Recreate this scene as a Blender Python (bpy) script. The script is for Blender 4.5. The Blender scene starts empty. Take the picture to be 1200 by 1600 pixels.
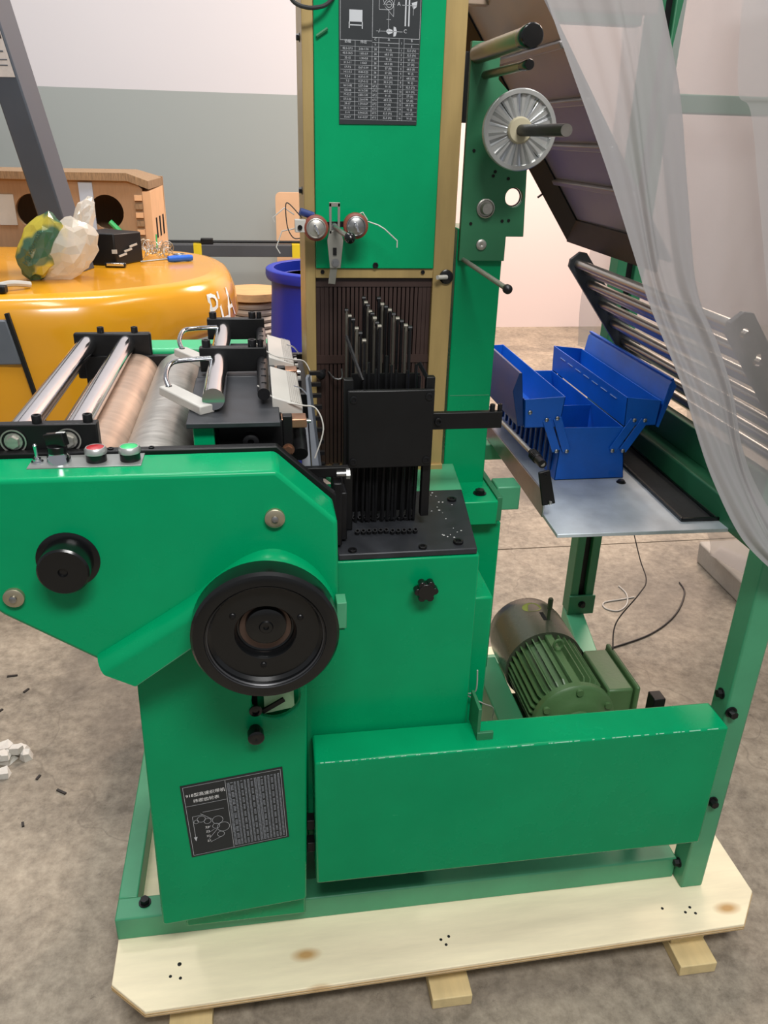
import bpy, bmesh, math, random
from mathutils import Vector, Matrix, Quaternion
from math import sin, cos, pi, radians as R
random.seed(7)
SC = bpy.context.scene
COL = SC.collection

# ------------------------------------------------------------------ camera
cam_d = bpy.data.cameras.new('camera'); cam = bpy.data.objects.new('camera', cam_d); COL.objects.link(cam)
PITCH, YAW, ROLL, FPX = R(25.165), R(9.247), R(-1.584), 1252.0
fw = Vector((sin(YAW)*cos(PITCH), cos(YAW)*cos(PITCH), -sin(PITCH)))
rt = Vector((cos(YAW), -sin(YAW), 0)); dn = fw.cross(rt)
r2 = cos(ROLL)*rt + sin(ROLL)*dn; d2 = -sin(ROLL)*rt + cos(ROLL)*dn
cam.matrix_world = Matrix(((r2.x, -d2.x, -fw.x, 0), (r2.y, -d2.y, -fw.y, 0), (r2.z, -d2.z, -fw.z, 1.55), (0, 0, 0, 1)))
cam_d.sensor_fit = 'VERTICAL'; cam_d.sensor_height = 24.0; cam_d.lens = 24.0*FPX/1600.0
cam_d.clip_start = 0.02; cam_d.clip_end = 60
SC.camera = cam

# ------------------------------------------------------------------ world, lights, exposure
world = bpy.data.worlds.new('hall'); SC.world = world; world.use_nodes = True
bg = world.node_tree.nodes['Background']; bg.inputs[0].default_value = (0.93, 0.95, 1.0, 1); bg.inputs[1].default_value = 0.31
def area(name, loc, target, sx, sy, power, col=(1, 1, 1)):
    l = bpy.data.lights.new(name, 'AREA'); l.shape = 'RECTANGLE'; l.size = sx; l.size_y = sy; l.energy = power; l.color = col
    o = bpy.data.objects.new(name, l); COL.objects.link(o); o.location = loc
    o.rotation_euler = (Vector(target)-Vector(loc)).to_track_quat('-Z', 'Y').to_euler()
    return o
area('ceiling_lamp', (0.35, -0.75, 3.5), (0.1, 1.2, 0.7), 1.4, 0.5, 94, (1, 0.985, 0.96))
area('ceiling_lamp', (-0.5, 1.5, 3.7), (-0.3, 1.6, 0.6), 1.4, 0.35, 26, (1, 0.98, 0.95))
area('ceiling_lamp', (1.6, 1.6, 3.7), (1.2, 1.6, 0.6), 1.4, 0.35, 22, (1, 0.97, 0.93))
area('ceiling_lamp', (-0.6, 3.3, 4.2), (-0.5, 3.9, 0.8), 2.2, 0.5, 92, (0.985, 0.98, 1.0))
area('ceiling_lamp', (2.6, 5.0, 3.6), (2.3, 5.6, 0.5), 1.8, 0.9, 265, (1, 0.79, 0.66))
SC.view_settings.view_transform = 'Standard'; SC.view_settings.look = 'None'
SC.view_settings.exposure = 0.0; SC.view_settings.gamma = 1.0; SC.view_settings.use_curve_mapping = False

# ------------------------------------------------------------------ materials
def lin(h):
    h = h.lstrip('#'); v = [int(h[i:i+2], 16)/255 for i in (0, 2, 4)]
    return tuple((c/12.92 if c <= .04045 else ((c+.055)/1.055)**2.4) for c in v)+(1,)
MATS = {}
def mat(name, col, rough=.5, metal=0., var=.12, scale=6., rvar=.1, bump=0., bscale=80., coat=0., stretch=None, spec=.5):
    if name in MATS: return MATS[name]
    m = bpy.data.materials.new(name); m.use_nodes = True; nt = m.node_tree; N = nt.nodes; L = nt.links
    b = N['Principled BSDF']; b.inputs['Metallic'].default_value = metal; b.inputs['Coat Weight'].default_value = coat
    b.inputs['Specular IOR Level'].default_value = spec
    tc = N.new('ShaderNodeTexCoord'); src = tc.outputs['Object']
    if stretch:
        mp = N.new('ShaderNodeMapping'); mp.inputs['Scale'].default_value = stretch; L.new(src, mp.inputs[0]); src = mp.outputs[0]
    n = N.new('ShaderNodeTexNoise'); n.inputs['Scale'].default_value = scale; n.inputs['Detail'].default_value = 6; n.inputs['Roughness'].default_value = .62
    L.new(src, n.inputs['Vector'])
    cr = N.new('ShaderNodeValToRGB'); c = lin(col)
    cr.color_ramp.elements[0].position = .3; cr.color_ramp.elements[1].position = .7
    cr.color_ramp.elements[0].color = tuple(x*(1-var) for x in c[:3])+(1,)
    cr.color_ramp.elements[1].color = tuple(min(1, x*(1+var)) for x in c[:3])+(1,)
    L.new(n.outputs[0], cr.inputs[0]); L.new(cr.outputs[0], b.inputs['Base Color'])
    mr = N.new('ShaderNodeMapRange'); mr.inputs[3].default_value = max(.02, rough-rvar); mr.inputs[4].default_value = min(1, rough+rvar)
    L.new(n.outputs[0], mr.inputs[0]); L.new(mr.outputs[0], b.inputs['Roughness'])
    if bump:
        n2 = N.new('ShaderNodeTexNoise'); n2.inputs['Scale'].default_value = bscale; n2.inputs['Detail'].default_value = 3; L.new(src, n2.inputs['Vector'])
        bp = N.new('ShaderNodeBump'); bp.inputs['Strength'].default_value = bump; bp.inputs['Distance'].default_value = .004
        L.new(n2.outputs[0], bp.inputs['Height']); L.new(bp.outputs[0], b.inputs['Normal'])
    MATS[name] = m; return m

GREEN = mat('green_paint', '#00905b', .27, var=.09, scale=5, rvar=.05, spec=.22)
GREEN2 = mat('green_frame_paint', '#45946c', .42, var=.10, scale=7, rvar=.06)
GREEN3 = mat('green_dull_paint', '#2b6f4b', .45, var=.10, scale=7)
MOTORG = mat('motor_green', '#4b6b42', .42, var=.12, scale=9, bump=.1, bscale=120)
COWL = mat('cowl_grey_green', '#4d5344', .28, var=.1, scale=6, metal=.3)
BLACK = mat('black_paint', '#0c0c0d', .45, var=.25, scale=10, spec=.35)
BLACKG = mat('black_gloss', '#0e0f10', .22, var=.2, scale=8, rvar=.06)
OXIDE = mat('black_oxide', '#1c1c1e', .4, metal=.5, var=.25, scale=30)
PLATEB = mat('dusty_black_plate', '#2b2d31', .45, var=.3, scale=22, metal=.2)
PANB = mat('pan_black', '#8d8888', .36, var=.12, scale=5, metal=.6)
GOLD = mat('gold_frame', '#a48c5a', .4, metal=.25, var=.14, scale=5, stretch=(6, 6, .8))
SLAT = mat('brown_slat', '#35241f', .5, var=.2, scale=12)
CHROME = mat('chrome', '#d8dade', .12, metal=1, var=.05, scale=20, rvar=.05)
STEEL = mat('steel', '#a9a9a8', .32, metal=1, var=.15, scale=25, rvar=.12)
DULLST = mat('dull_steel', '#b0ada6', .40, metal=.8, var=.2, scale=30, stretch=(1, 6, 1), rvar=.12)
BROWNR = mat('brown_roller', '#b59c89', .38, metal=.6, var=.16, scale=14, stretch=(1, 5, 1))
ALU = mat('aluminium', '#bfc0bd', .34, metal=.75, var=.08, scale=12)
WHITEP = mat('white_metal', '#b3b0a9', .4, var=.07, scale=12)
RUBBER = mat('rubber', '#242526', .7, var=.15, scale=30, bump=.2)
REDROLL = mat('brown_rubber', '#7a3b2b', .5, var=.12, scale=20)
RED = mat('red_button', '#a3121c', .35, var=.06)
BTNG = mat('green_button', '#22b366', .35, var=.06)
LGREY = mat('panel_grey', '#8e908d', .4, metal=.5, var=.08, scale=20)
DGREY = mat('dark_grey', '#5b6068', .5, var=.1)
BLUE = mat('blue_box_paint', '#0f60c6', .36, var=.13, scale=9, rvar=.1)
DBLUE = mat('blue_drum', '#1b2fa0', .42, var=.1, scale=4)
YELLOW = mat('yellow_paint', '#d8961c', .2, var=.05, scale=3, rvar=.04, coat=.3)
MAST = mat('mast_grey', '#474d57', .5, var=.08, scale=5)
CARD = mat('cardboard', '#9a7a5b', .85, var=.08, scale=14, stretch=(8, 8, 1))
CARDL = mat('cardboard_light', '#d7ac82', .85, var=.06, scale=14)
CARDE = mat('cardboard_edge', '#8d7356', .9, var=.35, scale=60, stretch=(3, 3, .4))
WHITE = mat('white_print', '#e8e8e6', .6, var=.02)
PRINT = mat('grey_print', '#b9bcc0', .6, var=.04)
PLATEK = mat('plate_black', '#202427', .42, var=.08, scale=8)
STICK = mat('sticker', '#cfc8c4', .6, var=.12, scale=30)
BOARD = mat('board_peach', '#e2b58c', .7, var=.06)
RAILD = mat('rail_dark', '#45474a', .6, var=.1)
YTAPE = mat('yellow_tape', '#e6c81a', .6, var=.08)
COPPER = mat('bronze', '#a47b62', .35, metal=.8, var=.15, scale=30)
KERB = mat('kerb_concrete', '#a39d94', .85, var=.12, scale=9, bump=.3)
BLUEH = mat('blue_handle', '#1c5fc4', .4, var=.06)
WIREK = mat('wire_black', '#2a2624', .6, var=.1)
SHARD = mat('white_shard', '#d2cdc4', .7, var=.12, scale=30)
SPOOLW = mat('spool_wood', '#c89e6d', .8, var=.18, scale=8, stretch=(1, 6, 6), bump=.2)
HOLE = mat('black_hole', '#070707', .9, var=.1)

def wood_mat(name, col):
    m = mat(name, col, .62, var=.09, scale=3, stretch=(1.2, 9, 9)); nt = m.node_tree; N = nt.nodes; L = nt.links
    b = N['Principled BSDF']; base = b.inputs['Base Color'].links[0].from_socket
    tc = N.new('ShaderNodeTexCoord'); v = N.new('ShaderNodeTexVoronoi'); v.voronoi_dimensions = '2D'; v.inputs['Scale'].default_value = 2.6
    mp = N.new('ShaderNodeMapping'); mp.inputs['Scale'].default_value = (.8, 1.6, 1); L.new(tc.outputs['Object'], mp.inputs[0]); L.new(mp.outputs[0], v.inputs['Vector'])
    cr = N.new('ShaderNodeValToRGB'); cr.color_ramp.elements[0].position = .02; cr.color_ramp.elements[0].color = (1, 1, 1, 1)
    cr.color_ramp.elements[1].position = .07; cr.color_ramp.elements[1].color = (0, 0, 0, 1); L.new(v.outputs['Distance'], cr.inputs[0])
    mx = N.new('ShaderNodeMix'); mx.data_type = 'RGBA'; L.new(cr.outputs[0], mx.inputs[0]); L.new(base, mx.inputs[6]); mx.inputs[7].default_value = lin('#c39a63')
    L.new(mx.outputs[2], b.inputs['Base Color']); return m
PLY = wood_mat('plywood', '#f6e8c6')
PINE = mat('pine_block', '#d8c28f', .7, var=.12, scale=4, stretch=(8, 1, 8))

def floor_mat():
    m = bpy.data.materials.new('concrete'); m.use_nodes = True; N = m.node_tree.nodes; L = m.node_tree.links; b = N['Principled BSDF']
    tc = N.new('ShaderNodeTexCoord')
    def noise(s, d, r=.6, dist=0):
        n = N.new('ShaderNodeTexNoise'); n.inputs['Scale'].default_value = s; n.inputs['Detail'].default_value = d; n.inputs['Roughness'].default_value = r
        n.inputs['Distortion'].default_value = dist; L.new(tc.outputs['Object'], n.inputs['Vector']); return n.outputs[0]
    def ramp(src, p0, c0, p1, c1):
        r = N.new('ShaderNodeValToRGB'); r.color_ramp.elements[0].position = p0; r.color_ramp.elements[0].color = c0
        r.color_ramp.elements[1].position = p1; r.color_ramp.elements[1].color = c1; L.new(src, r.inputs[0]); return r.outputs[0]
    def mix(fac, a, bb, mode='MIX'):
        x = N.new('ShaderNodeMix'); x.data_type = 'RGBA'; x.blend_type = mode
        if isinstance(fac, float): x.inputs[0].default_value = fac
        else: L.new(fac, x.inputs[0])
        for i, s in ((6, a), (7, bb)):
            if isinstance(s, tuple): x.inputs[i].default_value = s
            else: L.new(s, x.inputs[i])
        return x.outputs[2]
    base = ramp(noise(2.6, 10, .70, .15), .36, lin('#625a4f'), .66, lin('#b0a28e'))
    fine = ramp(noise(30, 9, .75, .1), .36, lin('#6b6358'), .68, lin('#bdb2a0'))
    c = mix(.5, base, fine)
    spots = ramp(noise(14, 8, .8, .3), .62, (0, 0, 0, 1), .70, (1, 1, 1, 1))
    c = mix(spots, c, lin('#564e45'))
    big = ramp(noise(.9, 4, .5, .8), .52, (0, 0, 0, 1), .66, (.75, .75, .75, 1))
    c = mix(big, c, lin('#5a544e'))
    v = N.new('ShaderNodeTexVoronoi'); v.feature = 'DISTANCE_TO_EDGE'; v.inputs['Scale'].default_value = .7
    ns = N.new('ShaderNodeTexNoise'); ns.inputs['Scale'].default_value = 5; L.new(tc.outputs['Object'], ns.inputs['Vector'])
    ad = N.new('ShaderNodeVectorMath'); ad.operation = 'MULTIPLY_ADD'; L.new(ns.outputs[1], ad.inputs[0]); ad.inputs[1].default_value = (.35, .35, 0); L.new(tc.outputs['Object'], ad.inputs[2]); L.new(ad.outputs[0], v.inputs['Vector'])
    crack = ramp(v.outputs['Distance'], .0, (.35, .35, .35, 1), .004, (0, 0, 0, 1))
    c = mix(crack, c, lin('#5d554c'))
    L.new(c, b.inputs['Base Color']); b.inputs['Roughness'].default_value = .68; b.inputs['Specular IOR Level'].default_value = .35
    bp = N.new('ShaderNodeBump'); bp.inputs['Strength'].default_value = .25; bp.inputs['Distance'].default_value = .004; L.new(noise(40, 6, .7), bp.inputs['Height']); L.new(bp.outputs[0], b.inputs['Normal'])
    return m
CONC = floor_mat()

def wall_mat(name, zline, up, low):
    m = bpy.data.materials.new(name); m.use_nodes = True; N = m.node_tree.nodes; L = m.node_tree.links; b = N['Principled BSDF']
    g = N.new('ShaderNodeNewGeometry'); s = N.new('ShaderNodeSeparateXYZ'); L.new(g.outputs['Position'], s.inputs[0])
    gt = N.new('ShaderNodeMath'); gt.operation = 'GREATER_THAN'; gt.inputs[1].default_value = zline; L.new(s.outputs[2], gt.inputs[0])
    n = N.new('ShaderNodeTexNoise'); n.inputs['Scale'].default_value = 2.5; n.inputs['Detail'].default_value = 5
    mx = N.new('ShaderNodeMix'); mx.data_type = 'RGBA'; L.new(gt.outputs[0], mx.inputs[0]); mx.inputs[6].default_value = lin(low); mx.inputs[7].default_value = lin(up)
    m2 = N.new('ShaderNodeMix'); m2.data_type = 'RGBA'; m2.blend_type = 'MULTIPLY'; m2.inputs[0].default_value = .12; L.new(mx.outputs[2], m2.inputs[6]); L.new(n.outputs[0], m2.inputs[7])
    L.new(m2.outputs[2], b.inputs['Base Color']); b.inputs['Roughness'].default_value = .7; return m
WALL1 = wall_mat('two_tone_wall', 1.762, '#d6d2d3', '#a0a6a2')
WALL2 = wall_mat('white_wall', -5, '#d8c9c6', '#d8c9c6')

def film_mat(name, col, alpha, rough=.25, tint2=None):
    m = bpy.data.materials.new(name); m.use_nodes = True; N = m.node_tree.nodes; L = m.node_tree.links
    for n in list(N):
        if n.type != 'OUTPUT_MATERIAL': N.remove(n)
    out = [n for n in N if n.type == 'OUTPUT_MATERIAL'][0]
    tr = N.new('ShaderNodeBsdfTransparent'); df = N.new('ShaderNodeBsdfDiffuse'); tl = N.new('ShaderNodeBsdfTranslucent'); gl = N.new('ShaderNodeBsdfGlossy')
    df.inputs[0].default_value = lin(col); tl.inputs[0].default_value = lin(col); gl.inputs[0].default_value = (.9, .9, .9, 1); gl.inputs[1].default_value = rough
    if tint2:
        tc = N.new('ShaderNodeTexCoord'); n = N.new('ShaderNodeTexNoise'); n.inputs['Scale'].default_value = 9; L.new(tc.outputs['Object'], n.inputs[0])
        cr = N.new('ShaderNodeValToRGB'); cr.color_ramp.elements[0].position = .47; cr.color_ramp.elements[1].position = .53
        cr.color_ramp.elements[0].color = lin(col); cr.color_ramp.elements[1].color = lin(tint2); L.new(n.outputs[0], cr.inputs[0])
        L.new(cr.outputs[0], df.inputs[0]); L.new(cr.outputs[0], tl.inputs[0])
    m1 = N.new('ShaderNodeMixShader'); m1.inputs[0].default_value = .22; L.new(df.outputs[0], m1.inputs[1]); L.new(tl.outputs[0], m1.inputs[2])
    m2 = N.new('ShaderNodeMixShader'); m2.inputs[0].default_value = .10; L.new(m1.outputs[0], m2.inputs[1]); L.new(gl.outputs[0], m2.inputs[2])
    m3 = N.new('ShaderNodeMixShader'); m3.inputs[0].default_value = alpha; L.new(tr.outputs[0], m3.inputs[1]); L.new(m2.outputs[0], m3.inputs[2])
    L.new(m3.outputs[0], out.inputs[0]); return m
FILM = film_mat('plastic_film', '#a19e9e', .88)
FILM2 = film_mat('plastic_film_thin', '#9d9a9a', .66)
FILM3 = film_mat('plastic_film_back', '#b4b0ae', .5)
BAGM = film_mat('bag_film', '#e8e2d6', .55, .1)
BAGY = film_mat('bag_film_printed', '#d6c443', .85, .12, '#3d6a52')

# ------------------------------------------------------------------ mesh helpers
class MB:
    def __init__(s): s.v = []; s.f = []
    def add(s, vs, fs):
        o = len(s.v); s.v += [Vector(p) for p in vs]; s.f += [tuple(i+o for i in f) for f in fs]; return s
    def hexa(s, p):   # 8 corners, bottom ring then top ring
        return s.add(p, [(3, 2, 1, 0), (4, 5, 6, 7), (0, 1, 5, 4), (1, 2, 6, 5), (2, 3, 7, 6), (3, 0, 4, 7)])
    def box(s, x0, x1, y0, y1, z0, z1):
        return s.hexa([(x0, y0, z0), (x1, y0, z0), (x1, y1, z0), (x0, y1, z0), (x0, y0, z1), (x1, y0, z1), (x1, y1, z1), (x0, y1, z1)])
    def obox(s, a, b, w, h, up=(0, 0, 1)):  # bar from a to b, width w, height h
        a, b = Vector(a), Vector(b); d = (b-a).normalized(); sd = d.cross(Vector(up)).normalized(); u = sd.cross(d).normalized()
        q = [(-1, -1), (1, -1), (1, 1), (-1, 1)]
        return s.hexa([a+sd*(w/2*i)+u*(h/2*j) for i, j in q]+[b+sd*(w/2*i)+u*(h/2*j) for i, j in q])
    def cyl(s, a, b, r0, r1=None, n=24, caps=True):
        a, b = Vector(a), Vector(b); r1 = r0 if r1 is None else r1
        d = (b-a).normalized(); t = Vector((0, 0, 1)) if abs(d.z) < .9 else Vector((1, 0, 0)); u = d.cross(t).normalized(); w = d.cross(u)
        vs = [a+(u*cos(2*pi*i/n)+w*sin(2*pi*i/n))*r0 for i in range(n)]+[b+(u*cos(2*pi*i/n)+w*sin(2*pi*i/n))*r1 for i in range(n)]
        fs = [(i, (i+1) % n, n+(i+1) % n, n+i) for i in range(n)]
        if caps: fs += [tuple(range(n-1, -1, -1)), tuple(range(n, 2*n))]
        return s.add(vs, fs)
    def lathe(s, o, axis, prof, n=32, caps=True):   # prof: (dist along axis, radius)
        o, d = Vector(o), Vector(axis).normalized(); t = Vector((0, 0, 1)) if abs(d.z) < .9 else Vector((1, 0, 0)); u = d.cross(t).normalized(); w = d.cross(u)
        vs = []; fs = []
        for (h, r) in prof: vs += [o+d*h+(u*cos(2*pi*i/n)+w*sin(2*pi*i/n))*max(r, 1e-5) for i in range(n)]
        for k in range(len(prof)-1):
            for i in range(n): fs.append((k*n+i, k*n+(i+1) % n, (k+1)*n+(i+1) % n, (k+1)*n+i))
        if caps and prof[0][1] > 1e-4: fs.append(tuple(range(n-1, -1, -1)))
        if caps and prof[-1][1] > 1e-4: fs.append(tuple((len(prof)-1)*n+i for i in range(n)))
        return s.add(vs, fs)
    def tube(s, pts, r, n=8):
        pts = [Vector(p) for p in pts]; prev = None; vs = []; fs = []
        for i, p in enumerate(pts):
            d = (pts[min(i+1, len(pts)-1)]-pts[max(i-1, 0)]).normalized()
            if prev is None:
                t = Vector((0, 0, 1)) if abs(d.z) < .9 else Vector((1, 0, 0)); u = d.cross(t).normalized()
            else: u = (prev-d*prev.dot(d)).normalized()
            prev = u; w = d.cross(u)
            vs += [p+(u*cos(2*pi*k/n)+w*sin(2*pi*k/n))*r for k in range(n)]
        for i in range(len(pts)-1):
            for k in range(n): fs.append((i*n+k, i*n+(k+1) % n, (i+1)*n+(k+1) % n, (i+1)*n+k))
        fs += [tuple(range(n-1, -1, -1)), tuple((len(pts)-1)*n+k for k in range(n))]
        return s.add(vs, fs)
    def prism(s, outline, vec, holes=()):  # planar outline in 3-D, extruded along vec
        vec = Vector(vec)
        if not holes:
            n = len(outline); a = [Vector(p) for p in outline]
            return s.add(a+[p+vec for p in a], [tuple(range(n-1, -1, -1)), tuple(range(n, 2*n))]+[(i, (i+1) % n, n+(i+1) % n, n+i) for i in range(n)])
        bm = bmesh.new(); loops = []
        for lp in [outline]+list(holes):
            vs = [bm.verts.new(p) for p in lp]; loops.append(vs)
            for i in range(len(vs)): bm.edges.new((vs[i], vs[(i+1) % len(vs)]))
        bmesh.ops.triangle_fill(bm, edges=bm.edges[:], use_beauty=True)
        bm.verts.index_update(); bm.faces.ensure_lookup_table()
        vs = [v.co.copy() for v in bm.verts]; fs = [tuple(v.index for v in f.verts) for f in bm.faces]; lens = [len(l) for l in loops]; bm.free()
        n = len(vs); f2 = [tuple(reversed(f)) for f in fs]+[tuple(i+n for i in f) for f in fs]; o = 0
        for ln in lens:
            f2 += [(o+i, o+(i+1) % ln, n+o+(i+1) % ln, n+o+i) for i in range(ln)]; o += ln
        return s.add(vs+[v+vec for v in vs], f2)
    def loft(s, a, b):
        n = len(a); return s.add(list(a)+list(b), [tuple(range(n-1, -1, -1)), tuple(range(n, 2*n))]+[(i, (i+1) % n, n+(i+1) % n, n+i) for i in range(n)])
    def grid(s, rows):
        nr, nc = len(rows), len(rows[0]); return s.add([p for r in rows for p in r], [(i*nc+j, i*nc+j+1, (i+1)*nc+j+1, (i+1)*nc+j) for i in range(nr-1) for j in range(nc-1)])
    def mesh(s, name, m, origin, smooth=40, fix=True):
        me = bpy.data.meshes.new(name); me.from_pydata([tuple(p-origin) for p in s.v], [], s.f)
        if fix:
            bm = bmesh.new(); bm.from_mesh(me); bmesh.ops.recalc_face_normals(bm, faces=bm.faces[:]); bm.to_mesh(me); bm.free()
        if smooth:
            me.polygons.foreach_set('use_smooth', [True]*len(me.polygons)); me.set_sharp_from_angle(angle=R(smooth))
        me.materials.append(m); me.update(); return me
WL = {}
def place(o, loc, parent):
    COL.objects.link(o); loc = Vector(loc); WL[o.name] = loc
    if parent is not None: o.parent = parent; o.location = loc-WL[parent.name]
    else: o.location = loc
    return o
def build(mb, name, m, parent=None, bevel=0., smooth=40, label=None, segs=2, origin=None, fix=True, solid=0):
    if origin is None:
        xs = [p.x for p in mb.v]; ys = [p.y for p in mb.v]; zs = [p.z for p in mb.v]
        origin = Vector(((min(xs)+max(xs))/2, (min(ys)+max(ys))/2, min(zs) if parent is None else (min(zs)+max(zs))/2))
    o = bpy.data.objects.new(name, mb.mesh(name, m, Vector(origin), smooth, fix)); place(o, origin, parent)
    if solid:
        md = o.modifiers.new('thick', 'SOLIDIFY'); md.thickness = solid; md.offset = 0
    if bevel:
        md = o.modifiers.new('bevel', 'BEVEL'); md.width = bevel; md.segments = segs; md.limit_method = 'ANGLE'; md.angle_limit = R(35)
    if label: o['label'] = label
    return o
def tag(o, label, cat, group=None, kind=None):
    o['label'] = label; o['category'] = cat
    if group: o['group'] = group
    if kind: o['kind'] = kind
    return o
def struct(o, label=None):
    o['kind'] = 'structure'
    if label: o['label'] = label
    return o
def empty(name, loc):
    o = bpy.data.objects.new(name, None); o.empty_display_size = .05; return place(o, loc, None)
def box(name, m, parent, x0, x1, y0, y1, z0, z1, bevel=.002, **k):
    return build(MB().box(x0, x1, y0, y1, z0, z1), name, m, parent, bevel=bevel, **k)
def cyl(name, m, parent, a, b, r, r1=None, n=24, **k):
    return build(MB().cyl(a, b, r, r1, n), name, m, parent, **k)
_bm = {}
def bolt(parent, p, axis=(0, -1, 0), r=.006, h=.006, kind='socket', m=None, name='bolt'):
    """one bolt head (own object, shared mesh); p is where it sits, axis points out of the surface"""
    m = m or OXIDE; key = (round(r, 5), round(h, 5), kind, m.name)
    if key not in _bm:
        b = MB()
        if kind == 'socket': b.lathe((0, 0, 0), (0, 0, 1), [(0, r), (h*.9, r), (h, r*.92), (h, r*.55), (h*.35, r*.5), (h*.35, 0)], 14)
        elif kind == 'hex':
            b.lathe((0, 0, 0), (0, 0, 1), [(0, r*1.35), (h*.22, r*1.35), (h*.22, r*1.2)], 16)
            b.cyl((0, 0, h*.2), (0, 0, h), r, r*.95, 6)
        else: b.lathe((0, 0, 0), (0, 0, 1), [(0, r), (h*.5, r*.95), (h*.85, r*.7), (h, 0)], 14)
        _bm[key] = b.mesh('bolt', m, Vector((0, 0, 0)), 35)
    o = bpy.data.objects.new(name, _bm[key]); place(o, p, parent)
    o.rotation_mode = 'QUATERNION'; o.rotation_quaternion = Vector(axis).to_track_quat('Z', 'Y'); return o
def circle(c, r, n=28, plane='XZ'):
    if plane == 'XZ': return [(c[0]+r*cos(2*pi*i/n), c[1], c[2]+r*sin(2*pi*i/n)) for i in range(n)]
    return [(c[0]+r*cos(2*pi*i/n), c[1]+r*sin(2*pi*i/n), c[2]) for i in range(n)]
def text_mb(lines):
    """lines: list of (string, x, y, height, align); returns flat verts/faces in 2-D"""
    V = []; Fc = []
    for body, x, y, h, al in lines:
        cu = bpy.data.curves.new('t', 'FONT'); cu.body = body; cu.size = h; cu.align_x = al; cu.resolution_u = 2
        o = bpy.data.objects.new('t', cu); COL.objects.link(o)
        bpy.context.view_layer.update()
        dg = bpy.context.evaluated_depsgraph_get(); ev = o.evaluated_get(dg); me = ev.to_mesh(); b = len(V)
        V += [(v.co.x+x, v.co.y+y) for v in me.vertices]; Fc += [tuple(b+i for i in p.vertices) for p in me.polygons]
        ev.to_mesh_clear(); bpy.data.objects.remove(o); bpy.data.curves.remove(cu)
    return V, Fc
def arc(cx, cz, r, a0, a1, n): return [(cx+r*cos(R(a0+(a1-a0)*i/n)), cz+r*sin(R(a0+(a1-a0)*i/n))) for i in range(n+1)]
def smooth_path(pts, k=6):
    pts = [Vector(p) for p in pts]; out = []
    for i in range(len(pts)-1):
        p0, p1, p2, p3 = pts[max(i-1, 0)], pts[i], pts[i+1], pts[min(i+2, len(pts)-1)]
        for j in range(k):
            t = j/k; out.append(.5*((2*p1)+(p2-p0)*t+(2*p0-5*p1+4*p2-p3)*t*t+(3*p1-p0-3*p2+p3)*t**3))
    return out+[pts[-1]]

# text outlines are made first, while the scene is still small
SIGN_ROWS = [('82.5-37.5', '2.06-1.56', '38', '91 (I)', '1', '32.5 (IV)'), ('45.5-36.5', '1.83-0.9', '38', '68.5 (II)', '2', '32.5 (IV)'), ('35-15', '1.30-0.8', '38', '91 (I)', '3', '57 (III)'),
 ('21.5-11', '1-0.63', '38', '68.5 (II)', '4', '57 (III)'), ('17-7.5', '0.67-0.39', '38', '57 (III)', '5', '68.5 (II)'), ('14.5-5.5', '0.44-0.23', '38', '57 (III)', '6', '91 (I)'),
 ('9.5-4', '0.37-0.19', '38', '32.5 (IV)', '7', '68.5 (II)'), ('7-3', '0.27-0.12', '38', '32.5 (IV)', '8', '91 (I)'), ('161.5-82', '5.57-3.66', '67.5', '91 (I)', '9', '32.5 (IV)'),
 ('120-66', '4.13-2.83', '67.5', '68.5 (II)', '10', '32.5 (IV)'), ('77-33.5', '2.83-1.32', '67.5', '91 (I)', '11', '57 (III)'), ('57.5-26', '2.26-0.98', '67.5', '68.5 (II)', '12', '57 (III)'),
 ('39-17', '1.59-0.67', '67.5', '57 (III)', '13', '68.5 (II)'), ('28-12.5', '1.14-0.49', '67.5', '57 (III)', '14', '91 (I)'), ('21-9', '0.94-0.35', '67.5', '32.5 (IV)', '15', '68.5 (II)'), ('15-6.7', '0.61-0.27', '67.5', '32.5 (IV)', '16', '91 (I)')]
# tower sign: x 0..0.126 right, y 0 at the lower edge of the table going up
COLX = [.0, .0235, .0505, .061, .0935, .1015, .126]
_l = []
for i, row in enumerate(SIGN_ROWS):
    for j, t in enumerate(row): _l.append((t, (COLX[j]+COLX[j+1])/2, .0045+(15-i)*.00645, .0042, 'CENTER'))
_l += [('筘幅', .0118, .1105, .0052, 'CENTER'), ('纬密', .037, .1105, .0052, 'CENTER'), ('C', .0557, .115, .005, 'CENTER'), ('b', .0557, .108, .0045, 'CENTER'), ('A', .077, .115, .005, 'CENTER'), ('a', .077, .108, .0045, 'CENTER'),
       ('I', .0975, .111, .0045, 'CENTER'), ('B', .1137, .115, .005, 'CENTER'), ('g', .1137, .108, .0045, 'CENTER'), ('C', .1, .1265, .0075, 'LEFT'), ('A', .089, .163, .0075, 'LEFT'), ('B', .089, .1845, .0075, 'LEFT'), ('Y', .04, .190, .006, 'LEFT')]
SIGN_TXT = text_mb(_l)
PLATE_TXT = text_mb([('918型高速织带机', .0395, .139, .0088, 'CENTER'), ('纬密齿轮表', .0395, .1255, .0088, 'CENTER'), ('Z4', .034, .062, .006, 'CENTER'), ('Z3', .034, .052, .006, 'CENTER'), ('Z2', .034, .041, .006, 'CENTER'), ('Z1', .034, .030, .006, 'CENTER')])
PLA_TXT = text_mb([('PLA', 0, 0, .165, 'LEFT')])

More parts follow.
